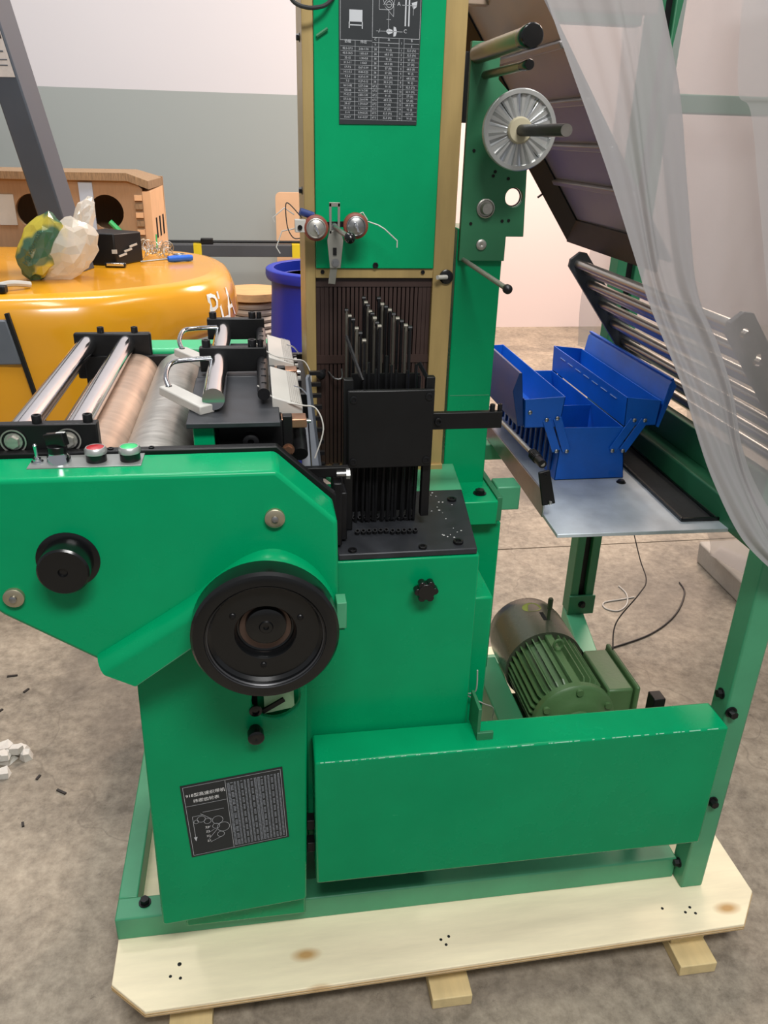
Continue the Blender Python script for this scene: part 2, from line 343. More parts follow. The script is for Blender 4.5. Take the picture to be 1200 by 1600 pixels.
# ================================================================== SETTING
fm = MB()
fm.add([(-7, -4, 0), (9, -4, 0), (9, 2.842, 0), (-7, 2.842, 0), (-7, 2.842, -.006), (9, 2.842, -.006), (9, 2.849, -.006), (-7, 2.849, -.006), (-7, 2.849, 0), (9, 2.849, 0), (9, 12, 0), (-7, 12, 0)],
       [(0, 1, 2, 3), (3, 2, 5, 4), (4, 5, 6, 7), (7, 6, 9, 8), (8, 9, 10, 11)])
struct(build(fm, 'floor', CONC, smooth=0, origin=(0, 0, 0), fix=False), 'worn stained concrete floor with a saw-cut joint')
struct(build(MB().box(-7, .62, 5.6, 5.8, 0, 4.6), 'wall_left', WALL1, smooth=0), 'wall painted grey below and white above')
struct(build(MB().box(.62, .82, 5.6, 7.25, 0, 4.6), 'wall_return', WALL2, smooth=0), 'white return wall behind the machine tower')
struct(build(MB().box(.82, 9, 7.06, 7.25, 0, 4.6), 'wall_back', WALL2, smooth=0), 'plain white wall at the back right')
k = MB().hexa([(1.72, 2.0, 0), (2.4, 2.0, 0), (2.4, 2.66, 0), (1.735, 2.66, 0), (1.715, 2.0, .095), (2.4, 2.0, .095), (2.4, 2.66, .095), (1.728, 2.66, .095)])
tag(build(k, 'concrete_kerb', KERB, bevel=.008), 'low grey concrete kerb on the floor behind the right post', 'kerb')

# ================================================================== PALLET
PZ = .10
pal = empty('plywood_pallet', (.34, 1.5, 0)); tag(pal, 'pale plywood pallet with clipped corners under the green machine', 'pallet')
ol = [(-.322, 1.04), (-.254, .979), (.938, 1.003), (1.0, 1.075), (1.0, 1.96), (.93, 2.03), (-.26, 2.02), (-.33, 1.95)]
deck = MB().prism([(x, y, PZ-.018) for x, y in ol], (0, 0, .018))
dk = build(deck, 'deck', PLY, pal, bevel=.0015)
for i in range(2):
    z = PZ-.0145+i*.0058
    q = MB().prism([(x+(.0012 if x > .3 else -.0012), y+(.0012 if y > 1.5 else -.0012), z) for x, y in ol], (0, 0, .0022))
    build(q, 'ply_layer', mat('ply_edge', '#b5986c', .75, var=.15, scale=30), dk)
for x in (-.18, .322, .84):
    build(MB().box(x-.037, x+.037, 1.03, 2.0, .028, PZ-.018), 'bearer', PINE, pal, bevel=.002)
    build(MB().box(x-.04, x+.04, .977, 2.02, 0, .028), 'skid', PINE, pal, bevel=.002)
for (x, y, r) in ((-.2, 1.065, .004), (-.215, 1.042, .003), (-.196, 1.036, .003), (.31, 1.05, .003), (.318, 1.038, .003), (.327, 1.055, .003), (.83, 1.045, .003), (.845, 1.055, .003), (.85, 1.04, .003), (.786, 1.06, .003)):
    bolt(pal, (x, y, PZ), (0, 0, 1), r, .0015, 'round', m=OXIDE, name='screw_head')

# ================================================================== THE WEAVING MACHINE
loom = empty('ribbon_loom', (.3, 1.4, PZ)); tag(loom, 'tall green ribbon weaving machine with black hand wheel bolted on a pallet', 'weaving machine')
# ---- base frame
build(MB().box(-.324, .845, 1.132, 1.182, PZ, .157), 'base_rail', GREEN2, loom, bevel=.003)
build(MB().box(-.324, -.286, 1.182, 1.86, PZ, .157), 'base_rail', GREEN2, loom, bevel=.003)
build(MB().box(-.324, .93, 1.86, 1.91, PZ, .157), 'base_rail', GREEN2, loom, bevel=.003)
build(MB().hexa([(.795, 1.182, PZ), (.845, 1.182, PZ), (1.02, 2.155, PZ), (.96, 2.155, PZ), (.795, 1.182, .157), (.845, 1.182, .157), (1.02, 2.155, .157), (.96, 2.155, .157)]), 'base_rail', GREEN2, loom, bevel=.003)
build(MB().box(.36, .41, 1.182, 1.86, PZ, .157), 'base_rail', GREEN2, loom, bevel=.003)
bolt(loom, (-.27, 1.165, .157), (0, 0, 1), .009, .012, 'hex')
# ---- posts and rails of the right-hand frame
fp = build(MB().box(.848, .898, 1.102, 1.152, PZ, 2.3), 'frame_post', GREEN2, loom, bevel=.004)
for (x, z) in ((.858, .575), (.868, .348)): bolt(fp, (x, 1.102, z), (0, -1, 0), .0085, .014, 'hex')
for (x, ax) in ((.848, -1), (.898, 1)): bolt(fp, (x, 1.127, .15), (ax, 0, 0), .008, .012, 'hex')
bolt(fp, (.848, 1.127, .6), (-1, 0, 0), .008, .01, 'hex')
bpst = build(MB().box(.957, .984, 2.10, 2.155, .157, 2.25), 'frame_post', GREEN3, loom, bevel=.003)
build(MB().box(.984, 1.008, 2.12, 2.155, .157, 2.25), 'post_groove', BLACK, bpst)
build(MB().box(1.008, 1.035, 2.10, 2.155, .157, 2.25), 'post_flange', GREEN3, bpst, bevel=.003)
build(MB().box(.952, 1.04, 2.092, 2.102, .157, .225), 'post_foot', GREEN3, bpst, bevel=.002)
bolt(bpst, (.996, 2.092, .195), (0, -1, 0), .009, .012, 'hex')
sr = build(MB().box(.92, .985, 1.156, 2.10, .842, .902), 'side_rail', GREEN3, loom, bevel=.004)
build(MB().box(.985, .988, 1.2, 1.98, .896, .906), 'rail_edge_strip', BLACK, sr)
build(MB().box(1.0, 1.5, 2.105, 2.15, 1.618, 1.662), 'cross_beam', GREEN3, loom, bevel=.004)
build(MB().obox((.873, 1.152, 2.225), (.99, 2.1, 2.225), .05, .05), 'top_rail', GREEN2, loom, bevel=.004)
# ---- belt guard at the front right
bg_ = build(MB().box(.064, .823, 1.05, 1.124, .295, .584), 'belt_guard', GREEN, loom, bevel=.004)
build(MB().box(.076, .811, 1.062, 1.12, .289, .296), 'guard_opening', HOLE, bg_)
wr_ = MB()
for i in range(90):
    x = .068+random.random()**1.3*.74; l = random.uniform(.002, .009); h = random.uniform(.0004, .0012)
    wr_.add([(x, 1.0496, .5835-h), (x+l, 1.0496, .5835-h*.5), (x+l, 1.0506, .5843), (x, 1.0506, .5843)], [(0, 1, 2, 3)])
build(wr_, 'paint_chips', mat('chip_pale', '#86bd9f', .6), bg_, smooth=0, fix=False)['kind'] = 'stuff'
ht = MB().box(.352, .358, 1.075, 1.13, .584, .65); ht.box(.352, .382, 1.072, 1.078, .575, .60)
build(ht, 'hook_tab', GREEN3, bg_, bevel=.001)
for y, z in ((1.08, .40), (1.08, .345)): build(MB().box(.05, .064, y, y+.02, z, z+.022), 'hinge_block', BLACK, bg_, bevel=.001)
# ---- gear case in the middle, with its sloping black top plate
gc = build(MB().hexa([(.054, 1.13, .30), (.35, 1.13, .30), (.35, 1.42, .30), (.054, 1.42, .30), (.054, 1.13, .926), (.346, 1.13, .926), (.367, 1.42, .94), (.054, 1.42, .94)]), 'gear_case', GREEN, loom, bevel=.003)
tp = build(MB().hexa([(.112, 1.132, .927), (.342, 1.132, .927), (.366, 1.345, .940), (.112, 1.345, .940), (.112, 1.132, .938), (.342, 1.132, .938), (.366, 1.345, .951), (.112, 1.345, .951)]), 'top_plate', PLATEB, gc, bevel=.002)
for x, y in ((.345, 1.302), (.322, 1.152)): bolt(gc, (x-.008, y, .9385+.06*(y-1.132)), (0, 0, 1), .0085, .004, 'socket')
for x, y in ((.136, 1.142), (.252, 1.142)): bolt(gc, (x, y, .9385), (0, 0, 1), .007, .004, 'socket')
for i in range(11):
    for yy, dz in ((1.196, 0), (1.243, 0)):
        bolt(gc, (.150+i*.0098, yy-(.004 if i > 5 else 0), .9385+.06*(yy-1.132)), (0, -.5, .85), .0043, .009, 'socket', name='jack_screw')
build(MB().box(.05, .795, 1.185, 1.50, .146, .152), 'dark_gap_plate', GREEN3, loom)  # plate added to keep the gap under the guard dark
build(MB().box(.10, .34, 1.22, 1.40, .152, .30), 'case_pedestal', BLACK, gc)
sk_ = MB()
for i in range(26):
    y = random.uniform(1.15, 1.335); x = random.gauss(.312, .017); s_ = random.uniform(.0008, .0019); z = .9386+.061*(y-1.132)
    if .28 < x < .335: sk_.add([(x-s_, y-s_, z), (x+s_, y-s_*.6, z), (x+s_*.7, y+s_, z), (x-s_*.8, y+s_*.8, z)], [(0, 1, 2, 3)])
build(sk_, 'paint_specks', mat('speck_white', '#c9c9c6', .7), gc, smooth=0, fix=False)['kind'] = 'stuff'
st = MB().cyl((.254, 1.13, .876), (.254, 1.118, .876), .008)
for i in range(6):
    a = i*pi/3; st.cyl((.254+.014*cos(a), 1.118, .876+.014*sin(a)), (.254+.014*cos(a), 1.104, .876+.014*sin(a)), .0062, n=12)
st.cyl((.254, 1.119, .876), (.254, 1.103, .876), .0145, n=18)
build(st, 'star_knob', BLACKG, gc, bevel=.0008)
build(MB().hexa([(.18, 1.3, .936), (.367, 1.345, .939), (.378, 1.47, .944), (.10, 1.47, .944), (.18, 1.3, .948), (.367, 1.345, .950), (.378, 1.47, .953), (.10, 1.47, .953)]), 'green_deck', GREEN2, gc, bevel=.002)
build(MB().box(.395, .478, 1.43, 1.62, .47, .835), 'side_case', GREEN, gc, bevel=.004)
build(MB().box(.35, .40, 1.2, 1.6, .47, .80), 'side_case', GREEN, gc, bevel=.004)
# ---- leg door (swung a few degrees open) and the leg behind it
def D(u, w, d=0.):   # u along the door, w up from the bottom edge, d out towards the viewer
    X = Vector((.9966, .083, 0)); N = Vector((.083, -.9966, 0)); return Vector((-.218, 1.05, .231))+X*(u+.018*w)+Vector((0, 0, w))+N*d
build(MB().box(-.185, .045, 1.10, 1.60, .157, .93), 'leg_case', GREEN, loom, bevel=.004)
hc, hr = (.214, .480), .040
door = MB().prism([D(0, .005), D(.005, 0), D(.26, 0), D(.265, .005), D(.265, .60), D(0, .60)], D(0, 0, -.012)-D(0, 0), holes=[[D(hc[0]+hr*cos(2*pi*i/28), hc[1]+hr*sin(2*pi*i/28)) for i in range(28)]])
dr = build(door, 'leg_door', GREEN, loom, bevel=.003)
build(MB().prism([D(hc[0]+.048*cos(2*pi*i/24), hc[1]+.048*sin(2*pi*i/24), -.034) for i in range(24)], D(0, 0, -.003)-D(0, 0)), 'hole_backing', BLACK, dr)  # black disc stands for the dark inside of the leg
build(MB().prism([D(hc[0]-.018, hc[1]-.040, -.016), D(hc[0]+.032, hc[1]-.034, -.016), D(hc[0]+.032, hc[1]-.004, -.030), D(hc[0]-.018, hc[1]-.008, -.030)], D(0, 0, -.002)-D(0, 0)), 'inner_plate', mat('lit_interior_green', '#b4dca8', .5), dr)  # panel inside the leg; the light on it is put into the pale colour
build(MB().obox(D(hc[0]-.022, hc[1]-.032, -.012), D(hc[0]+.014, hc[1]-.012, -.012), .004, .008), 'lever', BLACK, dr)
build(MB().lathe(D(.178, .424), D(0, 0, 1)-D(0, 0), [(0, .010), (.008, .010), (.009, .0135), (.024, .0135), (.026, .011), (.026, .005), (.024, 0)], 24), 'plunger_knob', BLACKG, dr)
build(MB().lathe(D(.180, .462), D(0, 0, 1)-D(0, 0), [(0, .0105), (.003, .0105), (.004, .006), (.001, .0055), (.001, 0)], 24), 'plug', BLACKG, dr)
# instruction plate, turned slightly on the door
def Q(a, b, d=.0012):
    t = R(3.6); return D(.061+a*cos(t)-b*sin(t), .163+a*sin(t)+b*cos(t)-.004, d)
PW, PH = .172, .166
ip = build(MB().prism([Q(0, 0, .0002), Q(PW, 0, .0002), Q(PW, PH, .0002), Q(0, PH, .0002)], Q(0, 0, .0012)-Q(0, 0, .0002)), 'instruction_plate', PLATEK, dr, label='black instruction plate with gear table')
pr = MB()
def qline(p, q, w=.0006, d=.0015, mb=None):
    a = Vector(p); b = Vector(q); t = (b-a).normalized(); n = Vector((-t.y, t.x))*w/2
    (mb or pr).add([Q(*(a-n), d), Q(*(b-n), d), Q(*(b+n), d), Q(*(a+n), d)], [(0, 1, 2, 3)])
B_ = .004
for a, b in (((B_, B_), (PW-B_, B_)), ((PW-B_, B_), (PW-B_, PH-B_)), ((PW-B_, PH-B_), (B_, PH-B_)), ((B_, PH-B_), (B_, B_)), ((B_, .119), (.074, .119)), ((.074, B_), (.074, PH-B_)), ((.012, .094), (.012, .045)), ((.012, .094), (.03, .094)), ((.03, .1), (.066, .1)), ((.026, .098), (.044, .08)),
             ((.04, .066), (.034, .06)), ((.045, .056), (.034, .05)), ((.05, .055), (.034, .036)), ((.056, .036), (.036, .028))): qline(a, b)
for cx, cy, r in ((.026, .085, .007), (.036, .078, .006), (.053, .076, .009), (.049, .063, .006), (.061, .058, .0105), (.055, .042, .006), (.017, .081, .004)):
    for i in range(18):
        a0, a1 = 2*pi*i/18, 2*pi*(i+1)/18; qline((cx+r*cos(a0), cy+r*sin(a0)), (cx+r*cos(a1), cy+r*sin(a1)))
pr.add([Q(.009, .046, .0015), Q(.015, .046, .0015), Q(.012, .036, .0015)], [(0, 1, 2)])
build(pr, 'plate_drawing', PRINT, ip, smooth=0, fix=False)['kind'] = 'stuff'
pr = MB(); V, Fc = PLATE_TXT; pr.add([Q(x, y, .0016) for x, y in V], Fc); build(pr, 'plate_lettering', WHITE, ip, smooth=0, fix=False)['kind'] = 'stuff'
pr = MB()
for c in range(16):
    x0 = .0765+c*.0057; w = (.0046 if c % 8 < 2 else .0036)
    for r_ in range(46):
        y0 = .008+r_*.0032
        if c % 3 == 1 and r_ % 5 == 4: continue
        k_ = x0
        for s_ in range(3):
            ww = w/3*random.uniform(.55, .85); pr.add([Q(k_, y0, .0015), Q(k_+ww, y0, .0015), Q(k_+ww, y0+.0021, .0015), Q(k_, y0+.0021, .0015)], [(0, 1, 2, 3)]); k_ += w/3
tb = build(pr, 'plate_table', mat('dim_print', '#8d9299', .6, var=.1, scale=40), ip, smooth=0, fix=False); tb['kind'] = 'stuff'
# ---- head cover
HY = 1.0
def band(pts, off):   # offset a polyline to its lower right side
    out = []
    for i, p in enumerate(pts):
        a = Vector(pts[max(i-1, 0)]); b = Vector(pts[min(i+1, len(pts)-1)]); t = (b-a).normalized(); out.append((p[0]+t.y*off, p[1]-t.x*off))
    return out
head_ol = [(-.372, 1.141), (.016, 1.141), (.098, 1.062), (.1005, .90), (.04, .90), (-.10, .90), (-.19, .833), (-.248, .857), (-.362, .94), (-.372, .95)]
head = build(MB().prism([(x, HY, z) for x, z in head_ol], (0, .08, 0)), 'head_cover', GREEN, loom, bevel=.006, segs=3)
top = [tuple(p) for p in smooth_path([(-.247, .0, .867), (-.178, 0, .911), (-.108, 0, .957), (-.062, 0, .995), (-.03, 0, 1.016), (.002, 0, 1.025), (.032, 0, 1.017), (.064, 0, .993), (.086, 0, .960), (.0985, 0, .925)], 4)]
top = [(p[0], p[2]) for p in top]; low = [(.108, .90), (.05, .88), (-.05, .905), (-.115, .885), (-.196, .826)]
rings_ = []
for dep, ins_ in ((.0005, 0.), (.006, .0012), (.013, .0038), (.019, .0078), (.0235, .0125), (.026, .0180), (.0262, .0215)):
    rings_.append([(x, HY-dep, z) for x, z in band(top, ins_)+[(.1005+min(dep, .02)*.27, .90)]+low[1:]])
bb = MB(); n_ = len(rings_[0]); nr_ = len(rings_)
bb.add([p for r_ in rings_ for p in r_], [tuple(range((nr_-1)*n_, nr_*n_))]+[(k*n_+i, k*n_+(i+1) % n_, (k+1)*n_+(i+1) % n_, (k+1)*n_+i) for k in range(nr_-1) for i in range(n_)])
build(bb, 'wheel_shroud', GREEN, head, smooth=38)
build(MB().obox((-.196, HY-.022, .8265), (-.113, HY-.022, .886), .008, .004), 'shroud_lip', GREEN2, head, bevel=.001)
build(MB().box(.094, .108, HY-.03, HY-.004, .905, .948), 'shroud_tab', GREEN2, head, bevel=.001)
cp = build(MB().box(-.309, -.163, 1.034, 1.079, 1.1405, 1.1425), 'control_panel', LGREY, head, bevel=.0005)
# frame plate behind the cover
fpo = [(-.372, 1.146), (.019, 1.146), (.104, 1.066), (.108, .88), (-.10, .88), (-.372, .93)]
build(MB().prism([(x, 1.081, z) for x, z in fpo], (0, .016, 0)), 'side_frame', BLACK, loom, bevel=.002)
for x in (-.21, -.18, -.155): bolt(loom, (x, 1.089, 1.146), (0, 0, 1), .004, .002, 'socket')
build(MB().prism([(x, 1.64, z) for x, z in [(-.345, 1.138), (.09, 1.138), (.108, .9), (-.345, .93)]], (0, .016, 0)), 'side_frame', BLACK, loom, bevel=.002)
bh = build(MB().box(-.34, .05, 1.665, 1.75, .85, 1.146), 'rear_head_cover', mat('green_bright', '#23a86c', .34, var=.06), loom, bevel=.008, segs=3)
build(MB().box(-.30, .10, 1.10, 1.64, .86, .875), 'inner_dark_sheet', BLACK, loom)  # black sheet added so the space below the rollers stays dark
# control buttons
def pushbutton(x, m):
    b = build(MB().lathe((x, 1.056, 1.1425), (0, 0, 1), [(0, .0135), (.011, .0135), (.011, .0145)], 28), 'button_base', BLACKG, cp)
    build(MB().lathe((x, 1.056, 1.1535), (0, 0, 1), [(0, .0146), (.006, .0146), (.0085, .0125), (.0085, .0115), (.007, .0112)], 28), 'button_ring', ALU, cp)
    build(MB().lathe((x, 1.056, 1.160), (0, 0, 1), [(0, .0112), (.0015, .0112), (.003, .006), (.0032, 0)], 28), 'button_cap', m, cp)
pushbutton(-.2235, RED); pushbutton(-.1795, BTNG)
build(MB().lathe((-.272, 1.056, 1.1425), (0, 0, 1), [(0, .016), (.009, .0145), (.012, .013), (.014, .013)], 28), 'selector_ring', CHROME, cp)
sel = MB().cyl((-.272, 1.056, 1.1565), (-.272, 1.056, 1.166), .013, n=28); sel.obox((-.285, 1.062, 1.171), (-.258, 1.049, 1.177), .010, .018)
build(sel, 'selector_knob', BLACKG, cp, bevel=.001)
build(MB().obox((-.270, 1.0545, 1.1835), (-.258, 1.049, 1.186), .003, .0012), 'selector_mark', WHITE, cp)
build(MB().lathe((-.2995, 1.055, 1.1425), (0, 0, 1), [(0, .008), (.002, .008), (.002, .0055), (.006, .0055), (.006, .003), (.007, .002), (.020, .0026), (.024, .003), (.026, .0015)], 14), 'toggle_switch', CHROME, cp)
# side knob and washers
kn = build(MB().lathe((-.266, 1.001, 1.022), (0, -1, 0), [(0, .0415), (.002, .0415), (.003, .0385), (.0035, .0335), (.034, .0335), (.0365, .031), (.0365, .0065), (.033, .005), (.033, 0)], 40), 'side_knob', BLACKG, head)
for (x, z) in ((.0115, 1.073), (-.343, .970)):
    build(MB().lathe((x, 1.0, z), (0, -1, 0), [(0, .0138), (.006, .0138), (.007, .0125), (.007, .0048)], 28), 'washer', mat('zinc_washer', '#b5ac93', .35, metal=.8), head)
    build(MB().lathe((x, .994, z), (0, -1, 0), [(0, .005), (.004, .005), (.005, .003), (.005, 0)], 12), 'washer_screw', STEEL, head)
# hand wheel
WC = (-.0075, .968, .924)
hw = build(MB().lathe(WC, (0, -1, 0), [(0, .092), (.0, .1), (.004, .1015), (.034, .1015), (.0385, .098), (.040, .0925), (.040, .083), (.038, .0805), (.030, .0785), (.026, .074), (.025, .043), (.022, .041), (.010, .039), (.008, .034)], 64), 'hand_wheel', BLACKG, loom, smooth=30)
build(MB().lathe((WC[0], WC[1]-.036, WC[2]), (0, -1, 0), [(0, .0785), (.0020, .0812), (.0045, .0822)], 64, False), 'rim_highlight', mat('rim_highlight_grey', '#4a4a4c', .3, metal=.6), hw)  # lighter ring paints the highlight along the wheel's inner lip
build(MB().lathe((WC[0], WC[1]-.0065, WC[2]), (0, -1, 0), [(0, .036), (.004, .036), (.004, 0)], 40), 'hub_disc', mat('hub_reflection_brown', '#5d4c44', .3, metal=.6, var=.2, scale=12), hw)  # brown reflection inside the wheel, put into the disc's colour
build(MB().lathe((WC[0]+.001, WC[1]-.009, WC[2]+.006), (0, -1, 0), [(0, .029), (.010, .028), (.011, .026), (.011, .010), (.013, .0085), (.013, .004), (.010, .003), (.010, 0)], 36), 'hub_cap', BLACKG, hw)
for a in (25, 145, 265): bolt(hw, (WC[0]+.053*cos(R(a)), WC[1]-.025, WC[2]+.053*sin(R(a))), (0, -1, 0), .0045, .003, 'round', name='wheel_screw')
build(MB().cyl((WC[0], .97, WC[2]), (WC[0], 1.10, WC[2]), .018), 'wheel_shaft', STEEL, hw)

# ---- take-up rollers at the left
br = build(MB().box(-.372, -.226, 1.098, 1.116, 1.128, 1.181), 'roller_bracket', BLACK, loom, bevel=.002)
for x in (-.338, -.266):
    build(MB().lathe((x, 1.098, 1.158), (0, -1, 0), [(0, .0175), (.0015, .0175), (.0015, .0150), (.0005, .0148), (.0005, 0)], 32), 'bearing_seat', OXIDE, br)
    build(MB().lathe((x, 1.0975, 1.158), (0, -1, 0), [(0, .0168), (.0022, .0172), (.0022, .0152), (0, .0150)], 32, False), 'seat_ring', DULLST, br)
    bolt(br, (x, 1.0975, 1.158), (0, -1, 0), .009, .008, 'hex', m=DULLST)
for x in (-.306, -.239): bolt(br, (x, 1.107, 1.181), (0, 0, 1), .0066, .011, 'socket')
br2 = build(MB().box(-.362, -.214, 1.648, 1.664, 1.09, 1.182), 'roller_bracket', BLACK, loom, bevel=.004)
for x in (-.31, -.245): bolt(br2, (x, 1.656, 1.182), (0, 0, 1), .0066, .011, 'socket')
for x in (-.337, -.2625):
    cyl('guide_roller', CHROME, loom, (x, 1.116, 1.160), (x, 1.648, 1.160), .0178, n=32)
cyl('take_up_roller', DULLST, loom, (-.158, 1.10, 1.092), (-.158, 1.638, 1.092), .052, n=40)
cyl('take_up_roller', BROWNR, loom, (-.246, 1.116, 1.098), (-.246, 1.638, 1.098), .045, n=40)
cyl('take_up_roller', mat('pale_roller', '#9a8f84', .4, metal=.7, var=.15, scale=15, stretch=(1, 5, 1)), loom, (-.315, 1.13, 1.085), (-.315, 1.60, 1.085), .022, n=32)
rl = MB().tube([(-.322+.016*cos(t), 1.2, 1.108+.016*sin(t)) for t in [R(a) for a in range(0, 200, 20)]], .0028, 8); build(rl, 'roller_clip', STEEL, loom)
# ---- feeler and reed assembly on the head
for y0, y1, zz in ((1.112, 1.352, 1.172), (1.378, 1.62, 1.166)):
    dk_ = build(MB().box(-.108, .026, y0, y1, zz-.008, zz), 'reed_plate', PLATEB, loom, bevel=.0015)
    build(MB().box(-.100, -.070, y0+.015, y0+.05, 1.10, zz-.008), 'plate_leg', GREEN, dk_, bevel=.002)
    build(MB().box(-.065, .03, y0+.03, y0+.07, 1.07, zz-.008), 'plate_block', BLACK, dk_, bevel=.002)
    build(MB().lathe((-.018, y0+.028, 1.135), (0, -1, 0), [(0, .012), (.01, .012), (.012, .009), (.012, .005), (.006, .004), (.006, 0)], 20), 'clamp_screw', OXIDE, dk_)
    ya, yb = y0+.05, y0+.28
    # upright bracket that holds the far ends of the rods
    ub = build(MB().box(-.102, .012, yb-.006, yb+.012, zz, zz+.042), 'rod_bracket', BLACK, loom, bevel=.002)
    for x, r in ((-.090, .0075), (-.012, .0075), (.002, .005)): bolt(ub, (x, yb+.003, zz+.042), (0, 0, 1), r, .012, 'socket')
    cyl('reed_roller', CHROME, loom, (-.070, ya, zz+.020), (-.070, yb-.006, zz+.020), .0165, n=28)
    rb = cyl('reed_rod', OXIDE, loom, (.004, ya+.03, zz+.017), (.004, yb-.006, zz+.017), .0095, n=24)
    for k_ in range(4): build(MB().box(.001, .009, ya+.06+k_*.04, ya+.0625+k_*.04, zz+.0255, zz+.0272), 'rod_mark', HOLE, rb)
    wb = build(MB().hexa([(.016, ya+.02, zz-.012), (.062, ya+.02, zz-.024), (.062, yb-.03, zz-.024), (.016, yb-.03, zz-.012), (.016, ya+.02, zz+.016), (.062, ya+.02, zz+.002), (.062, yb-.03, zz+.002), (.016, yb-.03, zz+.016)]), 'guide_block', WHITEP, loom, bevel=.002)
    for k_ in range(6): build(MB().box(.044+k_*.003, .0455+k_*.003, ya+.022, yb-.032, zz+.0015-k_*.0009, zz+.0085-k_*.0009), 'rib', DULLST, wb)
    # white lever and bent chrome rod
    lv = build(MB().obox((-.146, y0+.135, zz+.012), (-.079, y0+.045, zz+.006), .026, .014), 'feeler_lever', WHITEP, loom, bevel=.002)
    bolt(lv, (-.141, y0+.128, zz+.0185), (0, 0, 1), .005, .001, 'socket')
    build(MB().tube(smooth_path([(-.140, y0+.125, zz+.016), (-.148, y0+.16, zz+.026), (-.143, y0+.205, zz+.034), (-.122, y0+.225, zz+.034), (-.082, y0+.245, zz+.032)], 6), .0042, 10), 'bent_rod', CHROME, lv)
# side clamps, comb blade and thin wires beside the reed
for y0 in (1.145, 1.42):
    cb = build(MB().box(.020, .066, y0, y0+.03, 1.150, 1.164), 'clamp_bar', COPPER, loom, bevel=.0015)
    build(MB().cyl((-.012, y0+.008, 1.158), (.072, y0+.008, 1.158), .0028, n=10), 'clamp_pin', CHROME, cb)
    build(MB().box(.030, .044, y0-.004, y0+.012, 1.100, 1.170), 'clamp_block', BLACK, cb, bevel=.001)
    bolt(cb, (.037, y0-.004, 1.118), (0, -1, 0), .007, .006, 'hex', m=COPPER)
    build(MB().cyl((.055, y0, 1.108), (.055, y0+.05, 1.128), .012, n=18), 'clamp_boss', OXIDE, cb)
    wr = MB().tube(smooth_path([(-.005, y0+.07, 1.196), (.025, y0+.045, 1.180), (.060, y0+.03, 1.176), (.082, y0+.03, 1.170), (.092, y0+.02, 1.140), (.078, y0+.015, 1.095)], 6), .0012, 6)
    build(wr, 'lead_wire', WHITEP, cb)
    build(MB().tube(smooth_path([(.052, y0+.10, 1.186), (.064, y0+.09, 1.184), (.074, y0+.085, 1.172)], 5), .0013, 6), 'wire_clip', CHROME, cb)
bl = build(MB().hexa([(.078, 1.15, .99), (.094, 1.15, .99), (.099, 1.17, .99), (.08, 1.17, .99), (.070, 1.24, 1.20), (.074, 1.24, 1.20), (.079, 1.26, 1.20), (.073, 1.26, 1.20)]), 'comb_blade', DGREY, loom, bevel=.001)
build(MB().hexa([(.056, 1.15, 1.03), (.074, 1.15, 1.03), (.076, 1.18, 1.03), (.058, 1.18, 1.03), (.062, 1.22, 1.13), (.072, 1.22, 1.13), (.075, 1.25, 1.13), (.064, 1.25, 1.13)]), 'comb_blade', DGREY, loom, bevel=.001)
for i in range(11):
    z = 1.02+i*.016; build(MB().box(.082, .100, 1.205+i*.012, 1.214+i*.012, z, z+.006), 'comb_tooth', OXIDE, bl)
for i in range(9): build(MB().box(.066, .072, 1.40+i*.022, 1.409+i*.022, 1.130, 1.150), 'needle_clip', WHITEP if i % 2 else OXIDE, loom)
build(MB().box(.058, .088, 1.38, 1.62, 1.085, 1.132), 'needle_bed', BLACK, loom, bevel=.002)
build(MB().box(.090, .103, 1.50, 1.60, 1.085, 1.150), 'green_bracket', mat('mint', '#7fd0ae', .4), loom, bevel=.006)

# ---- tower: gold frame, green panel, slotted board
TY = 1.45
build(MB().box(.085, .103, TY, TY+.16, .95, 2.05), 'tower_leg', GOLD, loom, bevel=.001)
build(MB().box(.313, .349, TY, TY+.16, .95, 2.05), 'tower_leg', GOLD, loom, bevel=.001)
build(MB().box(.103, .313, TY, TY+.03, 1.320, 1.337), 'tower_crossbar', GOLD, loom, bevel=.001)
build(MB().box(.096, .35, TY-.006, TY+.03, .945, .962), 'tower_foot', GOLD, loom, bevel=.001)
pn = build(MB().box(.1035, .3125, TY-.004, TY+.014, 1.337, 2.05), 'tower_panel', GREEN, loom, bevel=.0015)
for x, z in ((.115, 1.331), (.294, 1.331)): bolt(pn, (x, TY-.001, z), (0, -1, 0), .0035, .002, 'socket')
bolt(pn, (.208, TY-.004, 1.343), (0, -1, 0), .005, .003, 'socket')
for z in (1.69, 1.46): bolt(pn, (.085, TY+.05, z), (-1, 0, 0), .005, .006, 'hex')
ins = build(MB().lathe((.337, TY, 1.323), (0, -1, 0), [(0, .0125), (.004, .0125), (.006, .0085), (.006, .004)], 24), 'eyelet', BLACKG, pn)
build(MB().cyl((.337, TY-.005, 1.323), (.318, TY-.016, 1.324), .004, n=12), 'eyelet_pin', WHITEP, pn)
bkb = build(MB().box(.103, .313, TY+.022, TY+.034, .953, 1.32), 'slotted_board', HOLE, loom)
xs = [.1035+i*.00775 for i in range(28)]
for i in range(27):
    x0 = xs[i]+.0011; x1 = xs[i+1]-.0011
    if i < 3 or i > 23: x0, x1 = xs[i]+.0004, xs[i+1]-.0003
    build(MB().box(x0, x1, TY+.010, TY+.022, .953, 1.32), 'slat', SLAT, bkb)
build(MB().box(.103, .313, TY+.008, TY+.012, 1.165, 1.180), 'slot_web', SLAT, bkb)
build(MB().box(.103, .313, TY+.008, TY+.012, 1.304, 1.32), 'slot_web', SLAT, bkb)
